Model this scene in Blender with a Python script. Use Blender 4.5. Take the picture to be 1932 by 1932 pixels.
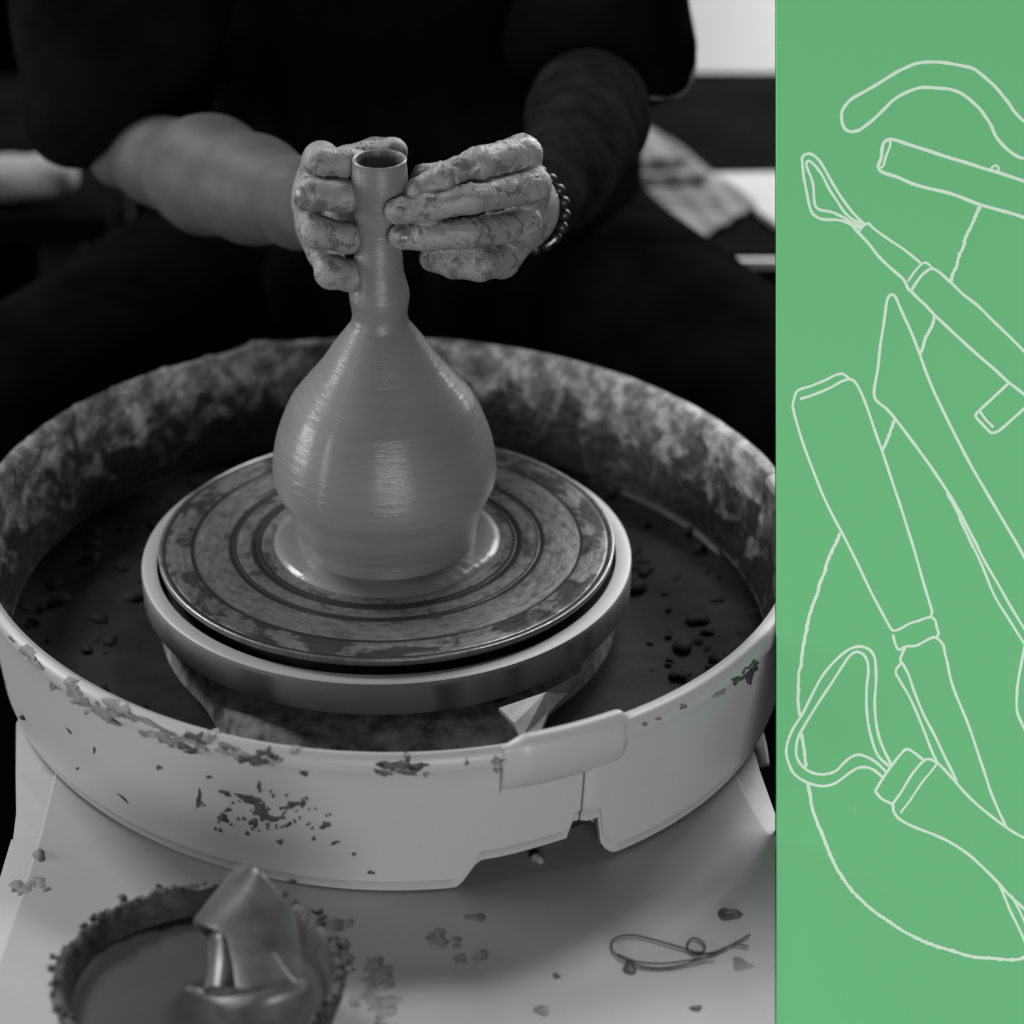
import bpy, bmesh, math, random
import numpy as np
from mathutils import Vector, Matrix
PI = math.pi
random.seed(7); np.random.seed(7)
for o in list(bpy.data.objects): bpy.data.objects.remove(o)
S = bpy.context.scene
COL = S.collection

# ------------------------------------------------------------------ camera
FPX = 5000.0; W = 1932.0
PITCH = math.radians(28.9)
CAM = np.array([.0826, -1.523098, .861984])
RV = np.array([1, 0, 0.]); DV = np.array([0, math.cos(PITCH), -math.sin(PITCH)]); UV = np.array([0, math.sin(PITCH), math.cos(PITCH)])
cd = bpy.data.cameras.new('camera'); cam = bpy.data.objects.new('camera', cd); COL.objects.link(cam)
cam.location = CAM.tolist(); cam.rotation_euler = (PI/2 - PITCH, 0, 0)
cd.sensor_width = 36; cd.lens = FPX / W * 36; cd.clip_start = .05; cd.clip_end = 60
cd.dof.use_dof = True; cd.dof.focus_distance = 1.625; cd.dof.aperture_fstop = (cd.lens / 1000) / .022
S.camera = cam

# ------------------------------------------------------------------ world, exposure, lamps
S.view_settings.view_transform = 'Standard'; S.view_settings.look = 'None'
S.view_settings.exposure = 0; S.view_settings.gamma = 1; S.view_settings.use_curve_mapping = False
w = bpy.data.worlds.new('world'); S.world = w; w.use_nodes = True
w.node_tree.nodes['Background'].inputs[0].default_value = (1, 1, 1, 1)
w.node_tree.nodes['Background'].inputs[1].default_value = .035
def area(name, loc, target, sx, sy, power):
    l = bpy.data.lights.new(name, 'AREA'); l.shape = 'RECTANGLE'; l.size = sx; l.size_y = sy; l.energy = power
    o = bpy.data.objects.new(name, l); COL.objects.link(o); o.location = loc
    o.rotation_euler = (Vector(target) - Vector(loc)).to_track_quat('-Z', 'Y').to_euler()
    return o
area('front_window_light', (.9, -4.4, .40), (.1, 0, 0), 2.6, 1.2, 144)
area('left_window_light', (-2.7, .15, .5), (-.1, 0, 0), .9, .6, 50)
area('front_strip_light', (.80, -3.3, .9), (0, 0, .05), .06, 1.5, 7)
area('left_strip_light', (-2.3, -1.25, .45), (0, 0, .05), .12, 1.5, 12)
area('left_skylight', (-1.25, .95, 1.35), (-.1, -.1, 0), .5, .4, 34)
area('rear_skylight', (.75, 1.45, 2.3), (0, -.2, -.05), .6, .4, 46)
area('right_window_light', (1.0, 1.7, 1.0), (.1, 0, 0), .9, .8, 34)
area('wall_fill', (1.15, 1.25, .55), (.45, 1.9, -.3), .3, .3, 22)  # unseen light added to brighten the back wall

# ------------------------------------------------------------------ helpers
def at(px, py, t):                       # point of the photograph at depth t (metres along the view axis)
    return CAM + t * (DV + (px - 966) / FPX * RV + (966 - py) / FPX * UV)
def atz(px, py, z):                      # point of the photograph on the level z
    d = DV + (px - 966) / FPX * RV + (966 - py) / FPX * UV
    return CAM + d * (z - CAM[2]) / d[2]
def tag(o, label=None, cat=None, group=None, kind=None):
    if label: o['label'] = label
    if cat: o['category'] = cat
    if group: o['group'] = group
    if kind: o['kind'] = kind
    return o
def empty(name, loc, label, cat, group=None):
    o = bpy.data.objects.new(name, None); COL.objects.link(o); o.location = [float(v) for v in loc]; o.empty_display_size = .02
    return tag(o, label, cat, group)
def link(name, me, mat, parent=None, smooth=True, bevel=0):
    o = bpy.data.objects.new(name, me); COL.objects.link(o)
    if mat: me.materials.append(mat)
    if smooth: me.polygons.foreach_set('use_smooth', [True] * len(me.polygons))
    if parent:
        o.parent = parent; o.location = [-v for v in parent.location] if parent.type == 'EMPTY' else (0, 0, 0)
    if bevel:
        b = o.modifiers.new('bevel', 'BEVEL'); b.width = bevel; b.segments = 2; b.limit_method = 'ANGLE'
    return o
def pym(name, V, F, mat, parent=None, smooth=True, bevel=0):
    me = bpy.data.meshes.new(name)
    me.from_pydata([tuple(map(float, v)) for v in V], [], [tuple(map(int, f)) for f in F]); me.update()
    return link(name, me, mat, parent, smooth, bevel)
def lathe(name, prof, mat, parent=None, n=128, c=(0, 0), wob=None, closed=False, smooth=True):
    V = []; F = []; m = len(prof)
    for i in range(n):
        a = 2 * PI * i / n
        for (r, z) in prof:
            ox, oy = (wob(z) if wob else (0, 0))
            V.append((c[0] + ox + r * math.cos(a), c[1] + oy + r * math.sin(a), z))
    for i in range(n):
        j = (i + 1) % n
        for k in range(m if closed else m - 1):
            k2 = (k + 1) % m
            F.append((i * m + k, j * m + k, j * m + k2, i * m + k2))
    o = pym(name, V, F, mat, parent, smooth); e = o.modifiers.new('e', 'EDGE_SPLIT'); e.split_angle = math.radians(32); return o
def box(name, lo, hi, mat, parent=None, bevel=0.002):
    x0, y0, z0 = lo; x1, y1, z1 = hi
    V = [(x0, y0, z0), (x1, y0, z0), (x1, y1, z0), (x0, y1, z0), (x0, y0, z1), (x1, y0, z1), (x1, y1, z1), (x0, y1, z1)]
    F = [(0, 3, 2, 1), (4, 5, 6, 7), (0, 1, 5, 4), (1, 2, 6, 5), (2, 3, 7, 6), (3, 0, 4, 7)]
    return pym(name, V, F, mat, parent, False, bevel)
def tube(name, pts, rad, mat, parent=None, n=8, closed=False):
    P = np.array(pts, float); m = len(P); V = []; F = []
    for i in range(m):
        a = P[(i + 1) % m] if (closed or i < m - 1) else P[i]
        b = P[i - 1] if (closed or i > 0) else P[i]
        tdir = a - b; tdir = tdir / (np.linalg.norm(tdir) + 1e-9)
        s = np.cross(tdir, [0.1, 0.2, 1]); s /= np.linalg.norm(s) + 1e-9; q = np.cross(tdir, s)
        r = rad[i] if hasattr(rad, '__len__') else rad
        for k in range(n):
            c = 2 * PI * k / n; V.append(P[i] + r * (math.cos(c) * s + math.sin(c) * q))
    for i in range(m if closed else m - 1):
        j = (i + 1) % m
        for k in range(n):
            l = (k + 1) % n; F.append((i * n + k, i * n + l, j * n + l, j * n + k))
    if not closed: F += [tuple(range(n))[::-1], tuple((m - 1) * n + k for k in range(n))]
    return pym(name, V, F, mat, parent)
def catmull(P, sub=5, closed=False):
    P = [np.array(p, float) for p in P]; out = []; n = len(P)
    for i in range(n if closed else n - 1):
        p0 = P[i - 1] if (i or closed) else P[0]; p1 = P[i]; p2 = P[(i + 1) % n]; p3 = P[(i + 2) % n] if (closed or i + 2 < n) else P[-1]
        for k in range(sub):
            t = k / sub
            out.append(.5 * (2 * p1 + (p2 - p0) * t + (2 * p0 - 5 * p1 + 4 * p2 - p3) * t * t + (3 * p1 - p0 - 3 * p2 + p3) * t ** 3))
    if not closed: out.append(P[-1])
    return out

# ------------------------------------------------------------------ materials
class NT:
    def __init__(s, name, rough=.5, spec=.5):
        s.m = bpy.data.materials.new(name); s.m.use_nodes = True; s.t = s.m.node_tree; s.b = s.t.nodes['Principled BSDF']
        s.b.inputs['Roughness'].default_value = rough; s.b.inputs['Specular IOR Level'].default_value = spec
        s.geo = s.n('ShaderNodeNewGeometry'); s.pos = s.geo.outputs['Position']
    def n(s, ty, **k):
        x = s.t.nodes.new(ty)
        for a, v in k.items(): setattr(x, a, v)
        return x
    def l(s, a, b): s.t.links.new(a, b)
    def noise(s, scale, detail=4, vec=None, rough=.55, dist=0):
        x = s.n('ShaderNodeTexNoise'); x.inputs['Scale'].default_value = scale; x.inputs['Detail'].default_value = detail
        x.inputs['Roughness'].default_value = rough; x.inputs['Distortion'].default_value = dist
        s.l(vec or s.pos, x.inputs['Vector']); return x.outputs['Fac']
    def ramp(s, fac, stops):
        x = s.n('ShaderNodeValToRGB'); e = x.color_ramp.elements
        while len(e) < len(stops): e.new(.5)
        for el, (p, c) in zip(e, stops):
            el.position = p; el.color = (c, c, c, 1) if not hasattr(c, '__len__') else (*c, 1)
        s.l(fac, x.inputs[0]); return x.outputs[0]
    def math(s, op, a, b=None, c=None):
        x = s.n('ShaderNodeMath', operation=op)
        for i, v in enumerate((a, b, c)):
            if v is None: continue
            if isinstance(v, (int, float)): x.inputs[i].default_value = v
            else: s.l(v, x.inputs[i])
        return x.outputs[0]
    def mix(s, f, a, b):
        x = s.n('ShaderNodeMix', data_type='RGBA')
        for i, v in ((0, f), (6, a), (7, b)):
            if isinstance(v, (int, float)):
                x.inputs[i].default_value = v if i == 0 else (v, v, v, 1)
            else: s.l(v, x.inputs[i])
        return x.outputs[2]
    def bump(s, h, strength=.3, dist=.001):
        x = s.n('ShaderNodeBump'); x.inputs['Strength'].default_value = strength; x.inputs['Distance'].default_value = dist
        s.l(h, x.inputs['Height']); s.l(x.outputs[0], s.b.inputs['Normal']); s.bp = x; return x
    def col(s, c):
        if isinstance(c, (int, float)): s.b.inputs['Base Color'].default_value = (c, c, c, 1)
        elif hasattr(c, '__len__'): s.b.inputs['Base Color'].default_value = (*c, 1)
        else: s.l(c, s.b.inputs['Base Color'])
        return s
    def xyz(s):
        x = s.n('ShaderNodeSeparateXYZ'); s.l(s.pos, x.inputs[0]); return x.outputs
    def comb(s, a, b, c):
        x = s.n('ShaderNodeCombineXYZ')
        for i, v in enumerate((a, b, c)):
            if isinstance(v, (int, float)): x.inputs[i].default_value = v
            else: s.l(v, x.inputs[i])
        return x.outputs[0]
    def polar(s):
        X = s.xyz(); r = s.math('SQRT', s.math('ADD', s.math('MULTIPLY', X[0], X[0]), s.math('MULTIPLY', X[1], X[1])))
        return r, s.math('ARCTAN2', X[1], X[0]), X[2]

def plain(name, c, rough=.5, spec=.5, var=0, scale=30, bump=0):
    m = NT(name, rough, spec)
    if var:
        m.col(m.ramp(m.noise(scale), [(.3, max(0, c - var)), (.7, c + var)]))
    else: m.col(c)
    if bump: m.bump(m.noise(scale * 6), bump, .001)
    return m.m

def mk_vase():
    m = NT('wet_thrown_clay', .5, .25); m.b.inputs['Coat Weight'].default_value = .30; m.b.inputs['Coat Roughness'].default_value = .11; r, a, z = m.polar()
    v = m.comb(m.math('MULTIPLY', m.math('COSINE', a), .006), m.math('MULTIPLY', m.math('SINE', a), .006), m.math('MULTIPLY', z, 1.0))
    ring = m.noise(700, 3, v, .75); wide = m.noise(70, 2, v)
    m.col(m.mix(m.math('MULTIPLY', ring, .5), m.ramp(wide, [(.3, .100), (.7, .118)]), .135))
    fine = m.noise(2500, 2)
    m.bump(m.math('ADD', m.math('MULTIPLY', ring, 1.0), m.math('MULTIPLY', fine, .02)), .8, .0005)
    m.l(m.bp.outputs[0], m.b.inputs['Coat Normal'])
    return m.m
def mk_bat():
    m = NT('wet_turntable', .3, .8); r, a, z = m.polar()
    ca = m.math('COSINE', a); sa = m.math('SINE', a)
    # streaks run around the wheel: compress the angle, stretch the radius
    v = m.comb(m.math('MULTIPLY', ca, .05), m.math('MULTIPLY', sa, .05), r)
    st = m.noise(230, 5, v, .65)
    v2 = m.comb(m.math('MULTIPLY', ca, .16), m.math('MULTIPLY', sa, .16), m.math('MULTIPLY', r, 1.6))
    bl = m.noise(34, 4, v2, .6, .4)
    base = m.mix(m.ramp(st, [(.35, 0.), (.7, 1.)]), .062, .118)
    # edge track: dark slip worn through
    tr = m.math('MULTIPLY', m.math('GREATER_THAN', r, .128), m.math('LESS_THAN', r, .1465))
    edge = m.math('MULTIPLY', tr, m.ramp(bl, [(.47, 1.), (.55, 0.)]))
    inner = m.math('MULTIPLY', m.math('MULTIPLY', m.math('GREATER_THAN', r, .078), m.math('LESS_THAN', r, .108)), m.ramp(bl, [(.53, 0.), (.60, 1.)]))
    dark = m.math('MINIMUM', m.math('ADD', m.math('MULTIPLY', edge, .85), m.math('MULTIPLY', inner, .7)), 1.)
    for rr, ww in ((.1015, .0027), (.0860, .0036), (.1462, .0010), (.1275, .0015)):
        g = m.math('COMPARE', r, rr, ww); dark = m.math('MAXIMUM', dark, m.math('MULTIPLY', g, m.ramp(st, [(.3, .85), (.6, 1.)])))
    m.col(m.mix(dark, base, .02))
    m.l(m.math('MULTIPLY_ADD', dark, -.7, .8), m.b.inputs['Specular IOR Level'])
    m.bump(m.math('ADD', st, m.math('MULTIPLY', dark, -.3)), .35, .0008)
    m.l(m.ramp(st, [(.3, .22), (.7, .42)]), m.b.inputs['Roughness'])
    return m.m
def mk_head():
    m = NT('cast_wheel_head', .42, .4); r, a, z = m.polar()
    v = m.comb(m.math('MULTIPLY', m.math('COSINE', a), .16), m.math('MULTIPLY', m.math('SINE', a), .16), m.math('MULTIPLY', z, .25))
    bl = m.noise(16, 2, v); fine = m.noise(600, 3)
    base = m.mix(fine, .28, .34)
    side = m.math('LESS_THAN', z, -.0125)
    m.col(m.mix(m.math('MULTIPLY', side, m.ramp(bl, [(.50, 0.), (.60, .7)])), base, .05))
    m.bump(fine, .15, .0005); return m.m
def mk_pan():
    m = NT('white_plastic_pan', .42, .4); r, a, z = m.polar()
    n1 = m.noise(900, 3); n2 = m.noise(14, 3)
    clean = m.mix(n1, .275, .315); clean = m.mix(m.math('MULTIPLY', n2, .25), clean, .24)
    b = m.noise(46, 5, None, .62, .7); sc = m.noise(150, 4)
    zz = m.math('MULTIPLY_ADD', z, 9., .0)
    # the inside wall is coated with dark slip, thinning in patches towards the rim
    patch = m.ramp(m.math('ADD', b, m.math('MULTIPLY', z, 4.5)), [(.36, 0.), (.52, 1.)])
    crust = m.ramp(m.noise(60, 5, None, .7), [(.35, .04), (.50, .13), (.62, .32)])
    inner = m.mix(patch, m.ramp(sc, [(.35, .006), (.7, .022)]), crust)
    return m, clean, inner
def mk_pan_out():
    m, clean, inner = mk_pan(); m.col(clean); m.bump(m.noise(1200, 3), .12, .0004); return m.m
def mk_pan_in():
    m, clean, inner = mk_pan(); m.col(inner); m.b.inputs['Roughness'].default_value = .5
    m.bump(m.noise(120, 5), .6, .003); return m.m
def mk_deck():
    m = NT('white_plastic_deck', .4, .4)
    n1 = m.noise(900, 3); n2 = m.noise(7, 3, None, .5, .3)
    c = m.mix(n1, .29, .33); c = m.mix(m.ramp(n2, [(.40, .25), (.62, 0.)]), c, .15)
    sp = m.noise(75, 4, None, .7); c = m.mix(m.ramp(sp, [(.70, 0.), (.76, .7)]), c, .09)
    m.col(c); m.bump(n1, .1, .0004); return m.m
def mk_skin(name, clay):
    m = NT(name, .42 if clay else .6, .45 if clay else .18)
    a = m.noise(85, 5, None, .62, .6); c = m.noise(1500, 4); wv = m.n('ShaderNodeTexWave'); wv.wave_type = 'BANDS'; wv.bands_direction = 'X'
    wv.inputs['Scale'].default_value = 260; wv.inputs['Distortion'].default_value = 9; wv.inputs['Detail'].default_value = 3
    m.l(m.pos, wv.inputs['Vector'])
    if clay:
        m.col(m.mix(m.ramp(a, [(.40, 0.), (.47, 1.), (.60, .75), (.66, .2)]), .09, m.ramp(c, [(.3, .148), (.7, .19)])))
        m.l(m.ramp(a, [(.38, .22), (.5, .5)]), m.b.inputs['Roughness'])
        cr = m.ramp(m.noise(28, 2), [(.42, 0.), (.6, 1.)])
        m.bump(m.math('ADD', m.math('ADD', m.math('MULTIPLY', m.ramp(a, [(.42, 0.), (.5, 1.)]), .8), m.math('MULTIPLY', c, .35)), m.math('MULTIPLY', m.math('MULTIPLY', wv.outputs['Fac'], cr), .5)), .55, .0009)
    else:
        m.col(m.ramp(m.noise(30, 3), [(.3, .036), (.7, .056)]))
    return m.m

M = {}
M['vase'] = mk_vase(); M['bat'] = mk_bat(); M['head'] = mk_head()
M['pan'] = mk_pan_out(); M['pan_in'] = mk_pan_in(); M['deck'] = mk_deck()
M['hands'] = mk_skin('clay_coated_skin', True); M['skin'] = mk_skin('forearm_skin', False); M['skin_shade'] = plain('shaded_forearm_skin', .008, .9, .0, .004, 40)  # last one: darker skin copy that paints shade onto the right arm
M['cloth'] = plain('black_cotton', .0035, 1.0, .0, .0015, 20, .1)
M['hem_light'] = plain('sleeve_rim_light', .14, .8, .2, .10, 90, .2)  # hem of the black sleeve, coloured pale for its rim light
M['hair'] = plain('dark_hair', .01, .6, .3)
M['dark'] = plain('dark_clay_smear', .045, .5, .3, .02, 120)
M['mid'] = plain('dried_clay_smear', .14, .6, .3, .04, 120, .2)
M['slurry_and_shade'] = plain('dark_slurry_and_shade', .009, .75, .15, .006, 40, .3)
M['slip'] = plain('bowl_slip', .036, .4, .3, .008, 12, .05)
M['crust'] = plain('crusted_bowl', .022, .5, .35, .018, 110, .6)
M['leather'] = plain('wet_chamois', .058, .33, .5, .02, 60, .2)
M['bead'] = plain('dark_bead', .012, .35, .35)
M['metal'] = plain('bright_metal', .5, .3, .8)
M['white'] = plain('white_plastic', .75, .4, .4)
M['wire'] = plain('dark_fibre', .05, .6, .2)
M['black'] = plain('black_paint', .008, .6, .2)
M['hub'] = plain('splashed_hub', .28, .5, .3, .22, 75, .3)
M['hub_light'] = plain('seam_plastic', .19, .45, .35, .05, 90, .1)
M['floor'] = plain('dark_floor', .005, .95, .02, .002, 9)
M['wall'] = plain('white_wall', .62, .8, .2, .03, 4)
M['darkwall'] = plain('dark_wall', .015, .9, .1)
M['wood'] = plain('dark_bench_wood', .002, .95, .02, .001, 15)
M['greymetal'] = plain('grey_steel', .12, .4, .5)

# ================================================================== room
FZ = -.62
tag(box('floor', (-4, -2.5, FZ - .1), (4, 2.1, FZ), M['floor'], None, 0), kind='structure')
tag(box('wall_back', (-4, 1.9, FZ), (4, 2.0, 2.6), M['wall'], None, 0), kind='structure')
tag(box('baseboard_back', (-4, 1.885, FZ), (4, 1.9, FZ + .09), M['darkwall'], None, .004), kind='structure')
# black curtain added as the darkness of the room left of the white wall
V = []; F = []; n = 240
for i in range(n + 1):
    x = -3.4 + 3.45 * i / n; y = 1.70 + .04 * math.sin(i * .55) + .02 * math.sin(i * 1.7)
    V += [(x, y, FZ + .01), (x, y, 2.3)]
for i in range(n): F.append((2 * i, 2 * i + 2, 2 * i + 3, 2 * i + 1))
o = pym('curtain', V, F, M['cloth']); s_ = o.modifiers.new('s', 'SOLIDIFY'); s_.thickness = .004
tag(o, 'added black floor-length curtain standing in for the dark room behind the potter', 'curtain')

# ================================================================== splash pan
HC = [0.27487, -0.00093, -0.00114, -0.00311, -0.00776, 1e-05, 0.00159, 0.00049, 0.00011]
def rim_r(a):
    r = HC[0]
    for k in range(1, 5): r += HC[2 * k - 1] * math.cos(k * a) + HC[2 * k] * math.sin(k * a)
    return r
def sm(x, a, b):
    t = min(1, max(0, (x - a) / (b - a))); return t * t * (3 - 2 * t)
DECKZ = -.088
def bottom_z(d):                                     # d = angle in degrees, -180..180; lower edge of the wall
    zb = DECKZ + .0015
    up = sm(d, -79.5, -76.0) * .0195 - sm(d, -76, -64.4) * (-.003)
    up = up if d < -64.4 else (.0345 if d < -60.6 else .001 + .016 * max(0, 1 - (d + 60.6) / 3.2) ** 2)
    return zb + up if -79.5 < d < 60 else zb
SEAM = -63.2
def wall_r(a, z):                                    # outer face of the wall below the lip
    d = (math.degrees(a) + 180) % 360 - 180
    out = .0035 * sm(d, SEAM - .3, SEAM + .5) if d < 60 else .0035 * (1 - sm(d, 110, 125))
    return rim_r(a) - .0045 + out - .010 * (0.008 - z) / .095
pan = empty('splash_pan', (0, 0, DECKZ + .0015), 'large round white plastic splash pan spattered with clay around the wheel head', 'pan')
def pan_section(a0, a1, name, lab):
    n = int((a1 - a0) / .75); V = []; F = []; mi = []
    for i in range(n + 1):
        d = a0 + (a1 - a0) * i / n; a = math.radians(d); dd = (d + 180) % 360 - 180
        R = rim_r(a) + (.0012 * math.sin(a * 23) + .0008 * math.sin(a * 57 + 1)) * (.0 if -160 < dd < -20 else .25)
        crumb = 0
        if 95 < dd < 165: crumb = max(0, math.sin(dd * .9) * math.sin(dd * .37 + 1) * math.sin(dd * 2.1)) * .0022 + .0042 * math.exp(-((dd - 112) / 3.2) ** 2)
        R0 = wall_r(a, .006); zb = bottom_z(dd)
        out = wall_r(a, 0) - (rim_r(a) - .0045 - .010 * .008 / .095)
        pr = [(R - .020, -.060), (R - .017, -.045), (R - .0125, -.02), (R - .010, .004), (R - .0088, .0135), (R - .0070, .0172 + crumb), (R - .0035 + out, .0185 + crumb), (R - .0008 + out, .0165), (R + .0004 + out, .0120), (R + out, .0070), (R - .0010 + out, .0052), (R0 + .0004, .0046), (wall_r(a, .002), .002)]
        hi = .002
        for k in range(1, 8):
            z = hi + (zb + .008 - hi) * k / 7; pr.append((wall_r(a, z), z))
        pr += [(wall_r(a, zb + .0072) - .0012, zb + .0072), (wall_r(a, zb) - .0015, zb), (wall_r(a, zb) - .007, zb - .0003), (wall_r(a, zb) - .008, zb + .01), (R - .024, -.062)]
        m = len(pr)
        for r, z in pr: V.append((r * math.cos(a), r * math.sin(a), z))
    for i in range(n):
        for k in range(m):
            F.append((i * m + k, (i + 1) * m + k, (i + 1) * m + (k + 1) % m, i * m + (k + 1) % m)); mi.append(1 if k < (9 if 12 < ((a0 + (a1 - a0) * i / n + 180) % 360 - 180) < 190 else 4) or k == m - 1 else 0)
    F.append(tuple(range(m))[::-1]); F.append(tuple(n * m + k for k in range(m))); mi += [0, 0]
    F = [f[::-1] for f in F]
    o = pym(name, V, F, M['pan'], pan); o.data.materials.append(M['pan_in'])
    o.data.polygons.foreach_set('material_index', mi); 
    e = o.modifiers.new('e', 'EDGE_SPLIT'); e.split_angle = math.radians(50)
    tag(o, lab); return o
pan_section(-243, SEAM - .2, 'pan_half', 'left half of the pan wall with thin rolled rim')
pan_section(SEAM, 117, 'pan_half', 'right half of the pan wall overlapping the seam')
# overlapping rim tab with rounded end
V = []; F = []; A0, A1 = -74.2, -57.6; n = 40
for i in range(n + 1):
    d = A0 + (A1 - A0) * i / n; a = math.radians(d); e = sm(d, A0, A0 + 3.2) * (1 - sm(d, A1 - 1.6, A1)); R = rim_r(a)
    k = .0002 + .0062 * e
    ow = .0035
    pr = [(R - .0088 - k * .3, .004), (R - .0088 - k * .5, .014), (R - .006, .0178 + k), (R + .000, .0183 + k), (R + ow * e + k * .22, .0150 + k * .75), (R + ow * e + k * .30, .006), (R + ow * e * .7 - .0022, -.006), (R - .0086, -.022)]
    m = len(pr)
    for r, z in pr: V.append((r * math.cos(a), r * math.sin(a), z))
for i in range(n):
    for k in range(m): F.append((i * m + k, i * m + (k + 1) % m, (i + 1) * m + (k + 1) % m, (i + 1) * m + k))
F.append(tuple(range(m))); F.append(tuple(n * m + k for k in range(m))[::-1])
o = pym('rim_clip', V, F, M['pan'], pan); sb = o.modifiers.new('s', 'SUBSURF'); sb.levels = sb.render_levels = 1
# pan floor and the collar around the shaft
V = []; F = []; n = 96; rr = [.09, .13, .17, .21, .24, .27]
for i in range(n):
    a = 2 * PI * i / n
    for k, r in enumerate(rr):
        r2 = min(r, rim_r(a) - .0205); V.append((r2 * math.cos(a), r2 * math.sin(a), -.0600 + .003 * math.sin(5 * a + k * 2) * (k < 5) - (.004 if k < 5 else 0)))
for i in range(n):
    for k in range(len(rr) - 1): F.append((i * 6 + k, i * 6 + k + 1, ((i + 1) % n) * 6 + k + 1, ((i + 1) % n) * 6 + k))
o = pym('pan_floor', V, F, M['slurry_and_shade'], pan); s_ = o.modifiers.new('s', 'SOLIDIFY'); s_.thickness = .003
V = []; F = []; n = 144
for i in range(n):
    a = 2 * PI * i / n; d = math.degrees(a); lobe = .030 * sm(d, 218, 250) * (1 - sm(d, 292, 318)); cut = .0035 * (abs(d - 268) < 1.6)
    for r, z in [(.098, -.062), (.100, -.046), (.106, -.0405), (.118, -.0400), (.134 + lobe * .6, -.0425 - cut), (.142 + lobe * .9, -.0455 - cut), (.148 + lobe, -.051), (.152 + lobe, -.066)]:
        V.append((r * math.cos(a), r * math.sin(a), z))
for i in range(n):
    for k in range(7): F.append((i * 8 + k, i * 8 + k + 1, ((i + 1) % n) * 8 + k + 1, ((i + 1) % n) * 8 + k)[::-1])
pym('collar', V, F, M['hub'], pan)
# lumps of slurry lying in the pan
V = []; F = []; rs = np.random.RandomState(4)
def blob(V, F, c, sx, sy, sz, rs, nu=8, nv=5):
    b = len(V); ph = rs.rand(3) * 6
    for j in range(nv + 1):
        t = PI / 2 * j / nv
        for i in range(nu):
            a = 2 * PI * i / nu; k = 1 + .22 * math.sin(2 * a + ph[0]) + .16 * math.sin(3 * a + ph[1])
            V.append((c[0] + sx * k * math.cos(a) * math.cos(t), c[1] + sy * k * math.sin(a) * math.cos(t), c[2] + sz * math.sin(t)))
    for j in range(nv):
        for i in range(nu): F.append((b + j * nu + i, b + j * nu + (i + 1) % nu, b + (j + 1) * nu + (i + 1) % nu, b + (j + 1) * nu + i))
for i in range(420):
    a = rs.rand() * 2 * PI; r = .175 + .078 * rs.rand() ** .8; s = .002 + .006 * rs.rand() ** 2
    blob(V, F, (r * math.cos(a), r * math.sin(a), -.064), s, s, s * .6, rs)
tag(pym('slurry_lumps', V, F, M['slurry_and_shade'], pan), kind='stuff')

# splats of dark clay stuck on the outside: thin relief following the wall
def wall_hit(px, py):
    d = DV + (px - 966) / FPX * RV + (966 - py) / FPX * UV; t = 1.5
    for _ in range(40):
        p = CAM + t * d; a = math.atan2(p[1], p[0]); z = p[2]
        r = wall_r(a, z) if z < .0045 else (rim_r(a) + .0006 if z < .013 else rim_r(a) - .004)
        rr_ = math.hypot(p[0], p[1]); t += (rr_ - r) * 1.0
    if p[2] > .0175:
        p = atz(px, py, .0178)
    return math.atan2(p[1], p[0]), p[2]
def splat_px(V, F, px, py, w, h, ang=0, rs=rs, lift=.0004, spiky=.35):
    n = 14; ph = rs.rand(4) * 6; b = len(V); ring = []
    for i in range(n):
        a = 2 * PI * i / n; k = 1 + spiky * (math.sin(2 * a + ph[0]) * .5 + math.sin(3 * a + ph[1]) * .6 + math.sin(5 * a + ph[2]) * .5)
        x = w * k * math.cos(a); y = h * k * math.sin(a)
        ring.append((px + x * math.cos(ang) - y * math.sin(ang), py + x * math.sin(ang) + y * math.cos(ang)))
    for s, l in ((1, lift * .1), (.8, lift), (0, lift * 1.5)):
        for (x, y) in (ring if s else [(px, py)]):
            x2 = px + (x - px) * s; y2 = py + (y - py) * s; a, z = wall_hit(x2, y2)
            if z >= .0172: r = None
            else: r = wall_r(a, z) if z < .0045 else rim_r(a) + .0006 + (wall_r(a, 0) - rim_r(a) + .0045 + .00084)
            if r is None:
                p = atz(x2, y2, .0178); V.append((p[0], p[1], .0184 + l))
            else: V.append(((r + l) * math.cos(a), (r + l) * math.sin(a), z))
    for i in range(n):
        j = (i + 1) % n; F.append((b + i, b + j, b + n + j, b + n + i)); F.append((b + n + i, b + n + j, b + 2 * n))
V = []; F = []
sp = [(470, 1508, 22, 9, .35), (492, 1530, 12, 16, .2), (505, 1540, 16, 7, .5), (480, 1552, 8, 8, 0), (520, 1545, 14, 5, -.1), (425, 1496, 12, 5, .3), (375, 1508, 5, 17, .05), (421, 1543, 10, 9, .9), (430, 1528, 8, 4, 0), (394, 1466, 6, 3, .2), (555, 1517, 14, 6, 0), (572, 1515, 6, 8, 0), (538, 1524, 9, 3, 0), (540, 1557, 10, 4, -.4), (528, 1588, 7, 5, .6), (614, 1557, 12, 6, -.2), (632, 1590, 10, 3, -.3), (466, 1572, 4, 5, 0), (592, 1582, 4, 4, 0), (668, 1611, 5, 3, 0), (700, 1646, 7, 4, .1), (552, 1664, 9, 3, .1), (489, 1485, 4, 11, -.2), (300, 1448, 6, 4, -.4), (575, 1461, 7, 4, 0), (232, 1505, 12, 2.5, .75), (130, 1378, 10, 1.8, .9), (178, 1415, 2, 7, 0), (146, 1450, 3, 3, 0)]
for x, y, w_, h_, a_ in sp: splat_px(V, F, x, y, w_, h_, a_)
for _ in range(60):
    splat_px(V, F, 495 + rs.randn() * 60, 1535 + rs.randn() * 26, 2 + 2 * rs.rand(), 1.5 + 2 * rs.rand(), rs.rand() * 3)
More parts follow.
